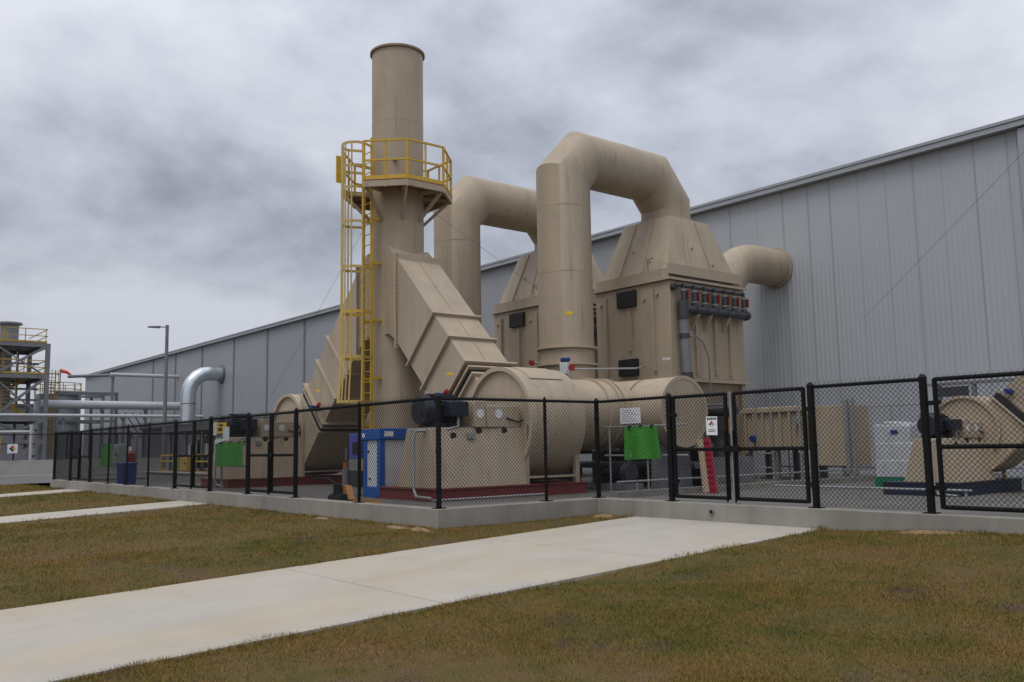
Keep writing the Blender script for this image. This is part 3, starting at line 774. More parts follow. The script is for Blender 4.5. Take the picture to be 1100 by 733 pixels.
    for v in vy:
        m = MB(); m.use(PVCD); m.tube([(xm,v-.14,6.04),(xm+.05,v-.07,6.08),(xm+.05,v,6.06),(xm+.05,v,5.36)],.042,n=10)
        m.cyl((xm+.05,v,5.62),(xm+.05,v,5.84),.085,n=12); m.cyl((xm+.05,v,5.44),(xm+.05,v,5.52),.10,n=12)
        m.use(PVCG); m.cyl((xm+.05,v,5.86),(xm+.05,v,5.93),.09,n=12); m.cyl((xm+.05,v,5.54),(xm+.05,v,5.60),.09,n=12)
        vv = m.build('valve', None, T)
        m = MB(); m.box((xm+.06,v+.09,5.62),(xm+.15,v+.13,5.88)); m.each('handle', REDH, vv)
    m = MB(); m.cyl((xm+.05,BY0+.35,5.33),(xm+.05,23.80,5.33),.12,n=16)
    for v in vy[1:]: m.cyl((xm+.05,v,5.33),(xm+.05,v,5.48),.14,n=14)
    m.cyl((xm+.05,vy[-1]-.0,5.33),(xm+.05,vy[-1]+.16,5.36),.15,n=14); m.build('lower_header', PVCD, T)
    m = MB(); m.use(PVCD); m.cyl((xm+.03,20.76,5.02),(xm+.03,20.76,5.58),.165,n=18); m.cyl((xm+.03,20.78,4.45),(xm+.03,20.78,4.58),.16,n=18)
    m.cyl((xm+.03,20.84,3.0),(xm+.03,20.84,3.42),.17,n=18)
    m.use(PVCG); m.cyl((xm+.03,20.76,5.02),(xm+.03,20.83,3.42),.14,n=18); m.build('down_pipe', None, T)
    m = MB()
    for yy in (21.35, 21.95, 22.85): m.hexa([(x1,yy-.04,4.75),(x1+.04,yy-.04,4.75),(x1+.04,yy+.04,4.75),(x1,yy+.04,4.75)],[(x1,yy-.04,5.2),(x1+.35,yy-.04,5.2),(x1+.35,yy+.04,5.2),(x1,yy+.04,5.2)])
    m.each('bracket', TANL, T)
    m = MB(); m.tube([(xm+.03,20.95,4.52),(xm+.05,21.3,4.52),(xm+.1,21.55,4.35),(xm+.12,21.75,3.9),(xm+.12,21.77,2.4)],.022,n=8); m.build('hose', PVCG, T)
    m = MB(); m.tube([(BX+.75,BY0+.0,6.62),(BX+.75,BY0-.02,6.95),(BX+.98,BY0-.02,6.98)],.018,n=8); m.build('vent_tube', GALVD, T)
    m = MB()
    for i in range(7): m.box((BX+1.20+i*.045,BY0-.004,3.80),(BX+1.23+i*.045,BY0-.001,3.885))
    m.each('label_plate', WHTS, T)
    return T
s1 = scrubber('large tan scrubber box with pyramid hood right of the front pipe')
DX2 = -24.62-BX
s1['group'] = 'box shaped scrubbers before the warehouse'
s2 = copy_tree(s1, s1.location+Vector((DX2,0,0)), 'tan scrubber box with pyramid hood half hidden behind the front pipe')

PR, PY = .80, 17.62
def arch_duct(label, fx, px_, sd):
    """fan inlet cylinder, cross cylinder with end cap, riser and overhead arch into the hood"""
    T = thing('arched_duct', (px_, PY, FL), label, 'duct', 'large round tan ducts arching over to the scrubbers')
    zr = 2.10; rr = .87
    m = MB(); m.tube([(px_,PY,2.2),(px_,PY,9.20),(px_,18.30,9.93),(px_,21.42,9.93),(px_,22.17,9.08),(px_,22.17,8.46)],PR,n=48); m.build('riser_pipe', TAN, T)
    m = MB(); m.ring((px_,PY,4.10),(0,0,1),PR-.01,PR+.09,.06); m.ring((px_,PY,3.62),(0,0,1),PR-.01,PR+.09,.06); m.ring((px_,22.17,8.49),(0,0,1),PR-.01,PR+.10,.06); m.each('flange', TANL, T)
    m = MB()
    for z in (6.3, 8.25): m.ring((px_,PY,z),(0,0,1),PR-.01,PR+.004,.035)
    m.ring((px_,19.9,9.93),(0,1,0),PR-.01,PR+.004,.035); m.each('weld_band', TAN, T)
    m = MB(); m.cyl((fx,14.6,zr),(fx,PY+.2,zr),rr,n=48); m.build('inlet_pipe', TAN, T)
    m = MB(); m.ring((fx,14.70,zr),(0,1,0),rr-.01,rr+.10,.08); m.build('rubber_seal', BLKM, T)
    m = MB()
    for y in (15.95, 16.35, 16.52): m.ring((fx,y,zr),(0,1,0),rr-.01,rr+.06,.05)
    m.each('stiffening_ring', TANL, T)
    capx = fx-sd*1.8
    if sd < 0: cxa, cxb = px_-.85, fx+1.82
    else: cxa, cxb = fx-.9, px_+.85
    m = MB(); m.cyl((cxa,PY,zr+.02),(cxb,PY,zr+.02),rr+.02,n=56); m.build('cross_pipe', TAN, T)
    m = MB(); m.ring((fx+.62,PY,zr+.02),(1,0,0),rr,rr+.035,.03); m.build('seam', RUST, T)
    m = MB(); m.ring((cxb-.01,PY,zr+.02),(1,0,0),rr-.06,rr+.035,.04); m.build('end_rim', TANL, T)
    for x in (cxa+.5, cxb-.5):
        m = MB(); m.hexa([(x-.08,PY-.7,FL),(x+.08,PY-.7,FL),(x+.08,PY+.7,FL),(x-.08,PY+.7,FL)],[(x-.08,PY-.6,1.6),(x+.08,PY-.6,1.6),(x+.08,PY+.6,1.6),(x-.08,PY+.6,1.6)]); m.build('saddle', GALVD, T)
    m = MB(); sa_ = R_(-40); 
    for i in range(4):
        a = sa_+.05*i; m.cyl((px_+PR*math.cos(a),PY+PR*math.sin(a),5.05),(px_+(PR+.004)*math.cos(a),PY+(PR+.004)*math.sin(a),5.05),.05,n=12)
    m.build('sticker', MATS['sign_yellow'], T)
    return T
arch_duct('large round tan duct rising at front and arching into the right scrubber hood', FX, -19.18, -1)
arch_duct('round tan duct arching behind the stack into the rear scrubber hood', FX2, -24.62, 1)

def wall_duct(bx, label):
    T = thing('intake_duct', (bx, 25.4, FL), label, 'duct', 'round tan elbows out of the warehouse wall')
    pts = [(bx,24.72,.4),(bx,24.72,5.9)]
    for i in range(1, 9):
        a = math.pi/2*i/8; pts.append((bx, 24.72+1.85*(1-math.cos(a)), 5.9+1.75*math.sin(a)))
    pts.append((bx,27.99,7.65))
    m = MB(); m.tube(pts,.675,n=40); m.build('elbow_pipe', TAN, T)
    m = MB(); m.ring((bx,27.93,7.65),(0,1,0),.67,.74,.08); m.build('wall_collar', TAN, T)
    return T
wall_duct(-19.05, 'round tan elbow duct entering the grey wall right of the scrubber')
wall_duct(-24.5, 'round tan elbow duct entering the wall hidden behind the rear scrubber')

# instruments at the riser base
T = thing('pressure_gauge', (-18.5, 16.85, 3.2), 'red gauge with blue and white housing at the front pipe foot', 'gauge')
m = MB(); m.box((-18.55,16.74,3.28),(-18.25,16.86,3.62)); m.build('housing', WHT, T, bevel=.02)
m = MB(); m.box((-18.5,16.73,3.63),(-18.2,16.85,3.74)); m.build('cover', SGB, T, bevel=.02)
m = MB(); m.cyl((-18.12,16.80,3.45),(-18.06,16.77,3.45),.095,n=20); m.build('dial', REDH, T)
m = MB(); m.cyl((-18.35,16.8,2.9),(-18.35,16.8,3.3),.04,n=10); m.tube([(-18.0,16.8,3.4),(-17.2,18.4,3.42),(-18.6,20.29,3.68)],.025,n=8); m.build('tube', GALV, T)
T = thing('pressure_gauge', (-19.55, 16.75, 3.6), 'small red gauge at the left of the front pipe foot', 'gauge')
m = MB(); m.cyl((-19.85,16.85,3.72),(-19.81,16.77,3.72),.08,n=18); m.build('dial', REDH, T)
m = MB(); m.tube([(-19.8,16.9,3.72),(-19.5,16.95,3.70)],.03,n=8); m.build('tube', GALV, T)

# ------------------------------------------------------------------ curb drain and loose soil
T = thing('drain_pipe', (-9.72, YR-.01, .2), 'small black drain pipe hole in the curb face at the wide path', 'drain')
m = MB(); m.ring((-9.72,YR-.012,.17),(0,1,0),.035,.05,.03,n=20); m.build('sleeve', PVCG, T)
m = MB(); m.cyl((-9.72,YR-.006,.17),(-9.72,YR-.002,.17),.036,n=20); m.build('bore', BLKM, T)
SOIL = mat('sandy_soil', (.27, .175, .095), .95, var=.25, scale=9, bump=.8, bscale=40)
def soil(x, y, rx, ry_, h, rot=0):
    m = MB(); nr, na = 7, 22; z0 = float(ground_z(x, y))
    m.v.append((x, y, z0+h))
    for i in range(1, nr+1):
        t = i/nr
        for j in range(na):
            a = 2*math.pi*j/na; w = (1+.25*math.sin(3*a+x)+.15*math.sin(7*a+y))*t
            px, py = x+rx*w*math.cos(a), y+ry_*w*math.sin(a)
            m.v.append((px, py, float(ground_z(px, py))+h*(1-t*t)*(.8+.3*math.sin(9*a+5*t))-.012*t))
    for j in range(na): m.f.append((0, 1+j, 1+(j+1)%na))
    for i in range(nr-1):
        for j in range(na): a = 1+i*na+j; b = 1+i*na+(j+1)%na; m.f.append((a, a+na, b+na, b))
    m.mi = [0]*len(m.f); tag(m.build('loose_soil', SOIL), 'loose sandy soil lying on the lawn by the curb', 'soil', kind='stuff')
soil(-13.15, 8.12, .42, .10, .035); soil(-12.55, 8.15, .28, .14, .04); soil(-11.95, 11.8, .22, .2, .06); soil(-6.0, 11.92, .55, .09, .04); soil(-16.0, 8.2, .3, .1, .03)

# ------------------------------------------------------------------ fence
FH = 1.83; PZ = ZT
def chainlink(ax, p0, p1, other, z0, z1, parent, name='chain_link'):
    """woven wire: two families of straight diagonal wires clipped to the panel"""
    m = MB(); w = p1-p0; h = z1-z0; p = .074; r = .0040
    def P(u, z, off): return (u, other+off, z) if ax == 'x' else (other+off, u, z)
    for sg, off in ((1, -.003), (-1, .003)):
        c = -h
        while c < w+h:
            # line u = c + s, z = s (sg=1) or z = h - s (sg=-1), s in 0..h
            s0 = max(0, -c); s1 = min(h, w-c)
            if s1-s0 > .01:
                a = (c+s0, s0 if sg > 0 else h-s0); b = (c+s1, s1 if sg > 0 else h-s1)
                A, B = Vector(P(p0+a[0], z0+a[1], off)), Vector(P(p0+b[0], z0+b[1], off))
                d = (B-A).normalized(); o = Vector((0,1,0)) if ax == 'x' else Vector((1,0,0)); q_ = d.cross(o)
                vs = []
                for Pp in (A, B):
                    for t in range(3): vs.append(Pp+(o*math.cos(2.094*t)+q_*math.sin(2.094*t))*r)
                m.add(vs, [(0,1,4,3),(1,2,5,4),(2,0,3,5)])
            c += p
    u = p0+p/2
    while u < p1:                                   # cut wire ends above the top rail
        A, B = P(u, z1-.03, 0), P(u+.006, z1+.05, .004)
        m.cyl(A, B, .0034, n=3, caps=False); u += p
    return m.build(name, BLK, parent, smooth=False)
def fpost(parent, x, y, r, zt=None, base=True):
    m = MB(); zt = zt or PZ+FH+.03
    m.cyl((x,y,PZ-.02),(x,y,zt),r,n=14); m.cyl((x,y,zt),(x,y,zt+.045),r*1.12,r*.45,n=14)
    for z in (PZ+.3, PZ+.95, PZ+1.5): m.ring((x,y,z),(0,0,1),r-.002,r+.008,.025,n=14)
    if base: m.box((x-.09,y-.09,PZ-.01),(x+.09,y+.09,PZ+.014))
    m.build('post', BLK, parent)
def fence_run(ax, p0, p1, other, posts, label, rad=.03, ends=.045):
    o = (p0, other, PZ) if ax == 'x' else (other, p0, PZ)
    T = thing('chain_link_fence', o, label, 'fence', 'black chain link fence panels around the pad')
    for i, u in enumerate(posts):
        big = u in (p0, p1)
        fpost(T, *((u, other) if ax == 'x' else (other, u)), ends if big else rad)
    m = MB(); a = (p0,other,PZ+FH) if ax == 'x' else (other,p0,PZ+FH); b = (p1,other,PZ+FH) if ax == 'x' else (other,p1,PZ+FH)
    m.cyl(a,b,.027,n=10); m.build('top_rail', BLK, T)
    chainlink(ax, p0, p1, other-.03, PZ+.03, PZ+FH+.035, T)
    return T
def gate(x0, x1, y, label, hinge_left=True):
    T = thing('gate', (x0, y, PZ), label, 'gate', 'black chain link gates in the pad fence')
    z0, z1 = PZ+.07, PZ+FH; zm = PZ+.90; r = .034
    m = MB()
    for x in (x0+.045, x1-.045): m.cyl((x,y,z0),(x,y,z1),r,n=12)
    for z in (z0+.02, zm, z1-.01): m.cyl((x0+.045,y,z),(x1-.045,y,z),r*.9,n=12)
    m.build('frame', BLK, T)
    chainlink('x', x0+.055, x1-.055, y-.028, z0+.02, z1, T)
    hx = x0 if hinge_left else x1
    for z in (PZ+.35, PZ+1.5):
        m = MB(); m.box((hx-.06,y-.03,z-.03),(hx+.1,y+.03,z+.03)); m.build('hinge', BLK, T)
    lx = x1-.045 if hinge_left else x0+.045
    m = MB(); m.box((lx-.05,y-.06,zm-.05),(lx+.1,y-.025,zm+.05)); m.box((lx-.012,y-.062,PZ+.03),(lx+.012,y-.04,zm+.3)); m.build('latch', BLK, T)
    return T
fy = YL+.11; ry = YR+.11; cxn = -12.42+.0-.09
A = lambda v: v*.845*1.0055
gL1, gL2, gL3 = (-37.2, -35.85, -34.4), (-25.5, -24.05, -22.85), (-20.44, -19.15, -17.9)
fence_run('x', XE+.12, gL1[0], fy, [XE+.12, gL1[0]], 'black chain link fence panel at the far left end of the pad', ends=.055)
fence_run('x', gL1[2], gL2[0], fy, [gL1[2], -32.1, -30.0, -27.85, gL2[0]], 'black chain link fence with thin posts before the blue bin', ends=.055)
fence_run('x', gL2[2], gL3[0], fy, [gL2[2], gL3[0]], 'black chain link fence panel before the far red skid', ends=.055)
fence_run('x', gL3[2], cxn, fy, [gL3[2], -15.18, cxn], 'black chain link fence before the blue cabinet, left of the near corner', ends=.045)
fence_run('y', fy, ry, cxn, [fy+.001, 10.9, ry], 'black chain link fence running back from the near corner beside the red skid', ends=.045)
fence_run('x', cxn, A(-12.56), ry, [A(-12.56)], 'black chain link fence panel before the green sheet and cross pipe', ends=.055)
fence_run('x', A(-9.2), A(-7.13), ry, [A(-9.2), A(-7.13)], 'black chain link fence panel before the white tote', ends=.055)
fence_run('x', -2.6, 6.0, ry, [-2.6, 0.5, 3.5, 6.0], 'black chain link fence out past the right edge', ends=.055)
fence_run('y', fy, 26.0, XE+.12, [fy+.002, 11.4, 14.4, 17.4, 20.4, 23.4, 26.0], 'black chain link fence closing the far left end of the pad', ends=.055)
gate(gL1[0], gL1[1], fy, 'left leaf of the black gate at the end of the farthest path')
gate(gL1[1], gL1[2], fy, 'right leaf of the black gate at the end of the farthest path', False)
gate(gL2[0], gL2[1], fy, 'left leaf of the black gate at the end of the narrow middle path')
gate(gL2[1], gL2[2], fy, 'right leaf of the black gate at the end of the narrow middle path', False)
gate(gL3[0], gL3[1], fy, 'left leaf of the black gate before the far red skid pedestal')
gate(gL3[1], gL3[2], fy, 'right leaf of the black gate before the far red skid pedestal', False)
gm = A(-11.0)
gate(A(-12.49), gm-.04, ry, 'left leaf of the black gate above the wide path, with hazard sign')
gate(gm+.04, A(-9.30), ry, 'right leaf of the black gate above the wide path', False)
gate(A(-6.99), -2.72, ry, 'wide black gate before the navy skid at right')
T = thing('drop_post', (gm, ry+.02, PZ), 'bare galvanized post between the two gate leaves at the wide path', 'post')
m = MB(); m.cyl((gm,ry+.02,PZ-.01),(gm,ry+.02,PZ+FH+.02),.022,n=12); m.build('tube', GALV, T)
m = MB(); m.box((gm-.07,ry-.05,PZ-.01),(gm+.07,ry+.09,PZ+.012)); m.build('foot_plate', GALV, T)

def nfpa(cx_, y, cz_, s, parent):
    """four colour hazard diamond on a -Y facing sign"""
    for dx, dz, mt in ((0,1,SGR),(-1,0,SGB),(1,0,MATS['sign_yellow']),(0,-1,WHTS)):
        m = MB(); x, z = cx_+dx*s*.5, cz_+dz*s*.5; h = s*.47
        m.add([(x,y,z-h),(x+h,y,z),(x,y,z+h),(x-h,y,z)], [(0,1,2,3)]); m.each('diamond', mt, parent, smooth=False)
sg = thing('hazard_sign', (-10.25, ry-.06, 1.2), 'white hazard diamond sign hung on the left gate leaf above the wide path', 'sign')
m = MB(); m.hexa([(-10.36,ry-.066,1.23),(-10.09,ry-.066,1.22),(-10.09,ry-.058,1.22),(-10.36,ry-.058,1.23)],[(-10.355,ry-.066,1.63),(-10.085,ry-.066,1.62),(-10.085,ry-.058,1.62),(-10.355,ry-.058,1.63)]); m.build('board', WHTS, sg)
m = MB()
for i in range(5): m.box((-10.33+i*.048,ry-.069,1.555),(-10.295+i*.048,ry-.0665,1.60))
for z in (1.30, 1.335): m.box((-10.31,ry-.069,z),(-10.14,ry-.0665,z+.012))
m.each('lettering', SGK, sg)
m = MB(); m.add([(-10.222,ry-.0675,1.40-.0),(-10.152,ry-.0675,1.455),(-10.222,ry-.0675,1.53),(-10.292,ry-.0675,1.455)],[(0,1,2,3)]); m.build('diamond_border', SGK, sg, smooth=False)
nfpa(-10.222, ry-.069, 1.46, .056, sg)

sg.location.x += .54; sg.location.z = 1.427; sg.scale = (.85, 1, .78)
# ------------------------------------------------------------------ galvanized handrails
def handrail(pts, label, posts=None, rails=(.53,1.02), z0=FL, r=.022, mt=None):
    T = thing('handrail', (pts[0][0],pts[0][1],z0), label, 'handrail', 'galvanized pipe handrails on the pad')
    mt = mt or GALV
    for h in rails:
        m = MB(); m.tube([(x,y,z0+h) for x,y in pts], r, n=10); m.build('rail', mt, T)
    for x, y in (posts or pts):
        m = MB(); m.cyl((x,y,z0),(x,y,z0+max(rails)+.02),r,n=10); m.box((x-.06,y-.06,z0),(x+.06,y+.06,z0+.012)); m.build('post', mt, T)
    return T
handrail([(-15.45,15.35),(-12.9,15.35)], 'galvanized handrail carrying the green sheet beside the fan', posts=[(-15.28,15.35),(-14.08,15.35)], rails=(.86,1.53))
handrail([(-20.6,11.7),(-18.2,11.7)], 'galvanized handrail under the sloping duct left of the blue cabinet', posts=[(-20.5,11.7),(-19.4,11.7),(-18.3,11.7)], rails=(.45,1.45))
handrail([(-13.7,9.2),(-13.7,11.9)], 'low galvanized pipe rail along the foot of the near red skid', posts=[(-13.7,9.3),(-13.7,11.6)], rails=(.16,))
handrail([(-11.2,16.0),(-7.2,16.0)], 'low galvanized rail before the navy skid', posts=[(-9.26,16.0),(-11.1,16.0),(-7.3,16.0)], rails=(.24,), z0=.18)
handrail([(-13.45,13.7),(-13.45,26.5)], 'long galvanized rail running back toward the grey wall', posts=[(-13.45,14.3),(-13.45,17),(-13.45,20),(-13.45,23),(-13.45,26)], rails=(.20,), z0=FL+.13)
handrail([(-17.2,24.6),(-9.0,24.6)], 'tall galvanized rail with many posts before the ribbed wall', posts=[(-16.6+i*1.15,24.6) for i in range(7)], rails=(.35,1.2,2.1))
handrail([(-26.2,9.9),(-23.7,9.9)], 'galvanized handrail carrying a green sheet before the far fan', posts=[(-26.1,9.9),(-23.8,9.9)], rails=(.7,1.32))

# ladder-like pipe frames in front of the tan tank
for i, (x, lab) in enumerate(((-15.6,'galvanized pipe ladder frame left of the tan tank'),(-14.2,'galvanized pipe ladder frame right of the tan tank'))):
    T = thing('rack_frame', (x,21.6,FL), lab, 'frame', 'pipe frames before the tan tank')
    for dx in (0,.5):
        m = MB(); m.cyl((x+dx,21.6,FL),(x+dx,21.6,2.75),.025,n=8); m.build('upright', GALV, T)
    for z in (.6,1.0,2.7):
        m = MB(); m.cyl((x,21.6,z),(x+.5,21.6,z),.02,n=8); m.build('crossbar', GALV, T)

# ------------------------------------------------------------------ things on the pad
def drape(cx_, y, zt, w0, w1, h, label, ang=0):
    T = thing('green_sheet', (cx_, y, zt-h), label, 'sheet', 'bright green sheets hung on handrails')
    m = MB(); n = 14; th = .02
    for side in (0, 1):
        for j in range(2):
            for i in range(n+1):
                t = i/n; w = w0 if j else w1; off = .0 if j else (w1-w0)*.32
                m.v.append((cx_+(t-.5)*w+off, y-.05+.045*math.sin(t*11)*(1 if j == 0 else .3)+side*th, zt if j else zt-h+.03*t))
    N1 = n+1
    for i in range(n):
        m.f.append((i,i+1,N1+i+1,N1+i)); m.f.append((2*N1+i,3*N1+i,3*N1+i+1,2*N1+i+1))
        m.f.append((N1+i,N1+i+1,3*N1+i+1,3*N1+i)); m.f.append((i,2*N1+i,2*N1+i+1,i+1))
    m.f += [(0,N1,3*N1,2*N1),(n,2*N1+n,3*N1+n,N1+n)]; m.mi = [0]*len(m.f)
    m.build('cloth', GRN, T)
    m = MB()
    for dx in (-.35,.0,.35): m.box((cx_+dx*w0-.03,y-.062,zt-.05),(cx_+dx*w0+.03,y+.03,zt+.03))
    m.each('clip', BLKM, T)
drape(-14.22, 15.33, 1.72, 1.0, 1.16, .76, 'bright green sheet hung on the handrail between the near fan and the gate')
drape(-24.9, 9.88, 1.56, 1.9, 2.0, .68, 'bright green sheet hung before the far fan pedestal')
drape(-37.4, 9.95, 1.66, 1.9, 2.2, .85, 'bright green sheet far off behind the leftmost gate')
T = thing('notice_board', (-14.55,15.30,1.75), 'blank white notice board above the green sheet handrail', 'sign')
m = MB(); m.box((-14.86,15.30,1.80),(-14.22,15.315,2.16)); m.build('board', WHTS, T)
m = MB()
for i in range(6): m.box((-14.80,15.296,2.10-i*.05),(-14.80+.3+.2*((i*7)%3)/2,15.2985,2.108-i*.05))
m.each('lettering', GALVD, T)
m = MB(); m.box((-14.6,15.316,1.0),(-14.54,15.34,2.1)); m.each('bracket', GALV, T)

# blue cabinet between stack and skid
T = thing('blue_cabinet', (-17.75,10.9,FL), 'blue steel cabinet with white door panels left of the red skid', 'cabinet')
bx0, bx1, by0, by1, bz1 = -18.62, -16.9, 10.9-.3, 12.0, 1.78
by0 = 10.30; bx0, bx1 = -17.95, -16.35; by1 = 11.3
by0, by1 = 10.62, 12.0; bx0, bx1 = -18.72, -17.95
m = MB()
for x, y in ((bx0,by0),(bx1-.14,by0),(bx1-.14,by1-.14),(bx0,by1-.14)): m.box((x,y,FL+.02),(x+.14,y+.14,bz1-.26))
m.box((bx0-.03,by0-.03,bz1-.26),(bx1+.03,by1+.03,bz1))
for p, q_ in (((bx0+.14,by0),(bx1-.14,by0+.1)),((bx0+.14,by1-.1),(bx1-.14,by1)),((bx0,by0+.14),(bx0+.1,by1-.14)),((bx1-.1,by0+.14),(bx1,by1-.14))): m.box((*p,FL),(*q_,FL+.24))
m.build('frame', BLUE, T, bevel=.012)
m = MB(); m.box((bx0+.145,by0+.03,FL+.245),(bx1-.145,by0+.07,bz1-.265)); d1 = m.build('door', WHT, T, bevel=.008)
m = MB(); m.box((bx1-.045,by0+.145,FL+.245),(bx1-.03,by1-.145,bz1-.265)); d2 = m.build('door', WHT, T, bevel=.008)
m = MB(); m.cyl((bx0+.28,by0+.03,.62),(bx0+.28,by0+.005,.62),.028,n=12); m.build('knob', BLKM, d1)
m = MB(); m.cyl((bx0+.22,by0+.03,1.25),(bx0+.22,by0+.005,1.25),.028,n=12); m.build('knob', BLKM, d1)
m = MB(); m.cyl((bx1-.03,by0+.75,1.0),(bx1-.005,by0+.75,1.0),.035,n=12); m.build('knob', BLKM, d2)
m = MB(); m.box((bx0+.08,by0+.08,FL+.25),(bx1-.08,by1-.08,bz1-.27)); m.build('body', WHT, T)
m = MB(); m.box((bx1+.031,by0+.1,bz1-.19),(bx1+.034,by0+.34,bz1-.07)); m.box((bx0+.02,by0-.034,bz1-.2),(bx0+.14,by0-.031,bz1-.1)); m.each('plate', WHTS, T)

T = thing('control_panel', (-19.1,10.7,FL), 'violet blue control box with black screen on a stand left of the blue cabinet', 'control box')
m = MB(); m.box((-19.35,10.6,1.08),(-18.8,10.8,1.68)); m.build('box', VIO, T, bevel=.015)
m = MB(); m.box((-19.18,10.59,1.18),(-18.86,10.599,1.48)); m.build('screen', BLKM, T)
m = MB(); m.cyl((-19.1,10.75,FL),(-19.1,10.75,1.08),.04,n=10); m.build('stand', GALVD, T)
m = MB(); m.box((-19.4,10.62,.42),(-18.85,10.78,.80)); m.build('battery_box', PVCD, T)
T = thing('grease_pump', (-19.5,10.6,FL), 'small orange topped hand pump standing beside the control box', 'pump')
m = MB(); m.cyl((-19.5,10.6,FL),(-19.5,10.6,.85),.09,n=12); m.cyl((-19.5,10.6,1.05),(-19.5,10.6,1.35),.025,n=8); m.build('barrel', GALVD, T)
m = MB(); m.cyl((-19.5,10.6,.87),(-19.5,10.6,1.0),.07,n=12); m.build('cap', ORG, T)

T = thing('pallet_jack', (-16.6,9.0,FL), 'orange pallet jack with black pump head before the blue cabinet', 'pallet jack')
m = MB()
for dx in (0,.36): m.hexa([(-16.95+dx,9.05,FL+.03),(-16.8+dx,9.05,FL+.03),(-16.1+dx,9.35,FL+.03),(-16.25+dx,9.35,FL+.03)],[(-16.95+dx,9.05,FL+.12),(-16.8+dx,9.05,FL+.12),(-16.1+dx,9.35,FL+.09),(-16.25+dx,9.35,FL+.09)])
m.each('fork', PEACH, T)
m = MB(); m.hexa([(-17.0,8.98,FL+.1),(-16.4,8.98,FL+.1),(-16.4,9.12,FL+.1),(-17.0,9.12,FL+.1)],[(-16.85,8.98,FL+.38),(-16.55,8.98,FL+.38),(-16.55,9.12,FL+.38),(-16.85,9.12,FL+.38)]); m.build('head', PEACH, T)
m = MB(); m.cyl((-16.95,8.9,FL+.11),(-16.45,8.9,FL+.11),.11,n=14); m.cyl((-16.72,8.9,FL+.1),(-16.72,8.9,FL+.4),.09,n=12); m.build('pump', BLKM, T)
m = MB(); m.tube([(-16.72,8.9,FL+.4),(-17.1,8.85,FL+.52),(-17.5,8.82,FL+.50)],.02,n=8); m.tube([(-17.5,8.70,FL+.50),(-17.5,8.95,FL+.50)],.025,n=8); m.build('handle', BLKM, T)

# dark pump beside the end cap, red ladder
T = thing('pump_set', (-14.5,18.9,FL), 'dark vertical motor pump with orange guards right of the end cap', 'pump')
m = MB(); m.box((-15.2,18.6,FL),(-14.2,19.5,.95)); m.build('base', GALVD, T)
m = MB(); m.cyl((-15.25,19.0,2.14),(-14.35,19.0,2.14),.13,n=16); m.box((-15.1,18.85,1.3),(-14.5,19.2,2.0)); m.cyl((-14.8,19.0,.95),(-14.8,19.0,1.4),.22,n=16); m.build('motor', PVCD, T)
for x in (-15.3,-14.4):
    m = MB(); m.hexa([(x-.05,18.75,1.55),(x+.1,18.75,1.55),(x+.1,18.85,1.55),(x-.05,18.85,1.55)],[(x+.0,18.75,1.95),(x+.12,18.75,1.95),(x+.12,18.85,1.95),(x+.0,18.85,1.95)]); m.build('guard', ORG, T)
m = MB(); m.tube([(-15.2,18.8,.95),(-15.2,18.8,2.3),(-14.35,18.8,2.3),(-14.35,18.8,.95)],.025,n=8); m.build('frame', GALVD, T)
T = thing('plank', (-13.0,16.2,FL), 'crimson fibreglass plank leaning under the end cap', 'plank')
m = MB()
for i in range(3): m.bar((-12.98+i*.065,16.2,FL+.01),(-13.32+i*.065,16.45,1.42),.058,.05,up=(.1,1,0))
m.build('board', CRIM, T)
m = MB()
for i in range(9):
    t = .08+i*.105; m.bar((-13.0-.34*t,16.165+.25*t,FL+1.22*t),(-12.84-.34*t,16.165+.25*t,FL+1.22*t),.02,.012)
m.build('cross_strip', REDH, T)
T = thing('plank', (-13.2,16.25,FL), 'tan plank leaning left of the crimson plank', 'plank')
m = MB(); m.bar((-13.12,16.25,FL+.01),(-13.44,16.5,1.40),.12,.05,up=(.1,1,0)); m.build('board', TANL, T)
m = MB(); m.bar((-13.20,16.22,FL+.01),(-13.52,16.47,1.40),.025,.06,up=(.1,1,0)); m.build('edge_strip', TAN, T)

# tan tank with ribs and flat tan panel toward the wall
T = thing('sump_tank', (-16,23,FL), 'low tan ribbed tank on a dark stand right of the scrubber', 'tank')
m = MB(); m.box((-17.1,23.0,1.07),(-14.98,24.2,2.36)); m.build('body', TAN, T, bevel=.02)
m = MB()
for i in range(7): m.box((-17.0+i*.31,22.92,1.0),(-16.93+i*.31,22.999,2.2))
m.box((-17.12,22.9,2.2),(-14.96,22.999,2.30)); m.each('stiffener', TAN, T)
m = MB()
for x in (-17.0,-16,-15.1):
    for y in (23.1,24.1): m.box((x-.08,y-.08,FL),(x+.08,y+.08,1.065))
m.each('leg', GALVD, T)
m = MB(); m.cyl((-15.1,22.9,1.9),(-15.1,22.75,1.9),.12,n=14); m.each('nozzle', GALV, T)
m = MB(); m.cyl((-16.6,22.88,1.42),(-16.6,22.72,1.42),.10,n=14); m.build('valve', SGB, T)
T = thing('panel_enclosure', (-14.2,23,FL), 'plain tan upright enclosure right of the ribbed tank', 'enclosure')
m = MB(); m.box((-14.78,23.0,.62),(-13.68,24.3,2.32)); m.build('body', TAN, T, bevel=.015)
m = MB(); m.box((-13.675,22.95,.4),(-13.55,23.05,2.45)); m.box((-13.45,22.95,.4),(-13.38,23.05,2.5)); m.each('edge_post', GALV, T)
m = MB()
for x in (-14.7,-13.8): m.box((x-.06,23.05,FL),(x+.06,23.2,.615))
m.each('leg', GALVD, T)

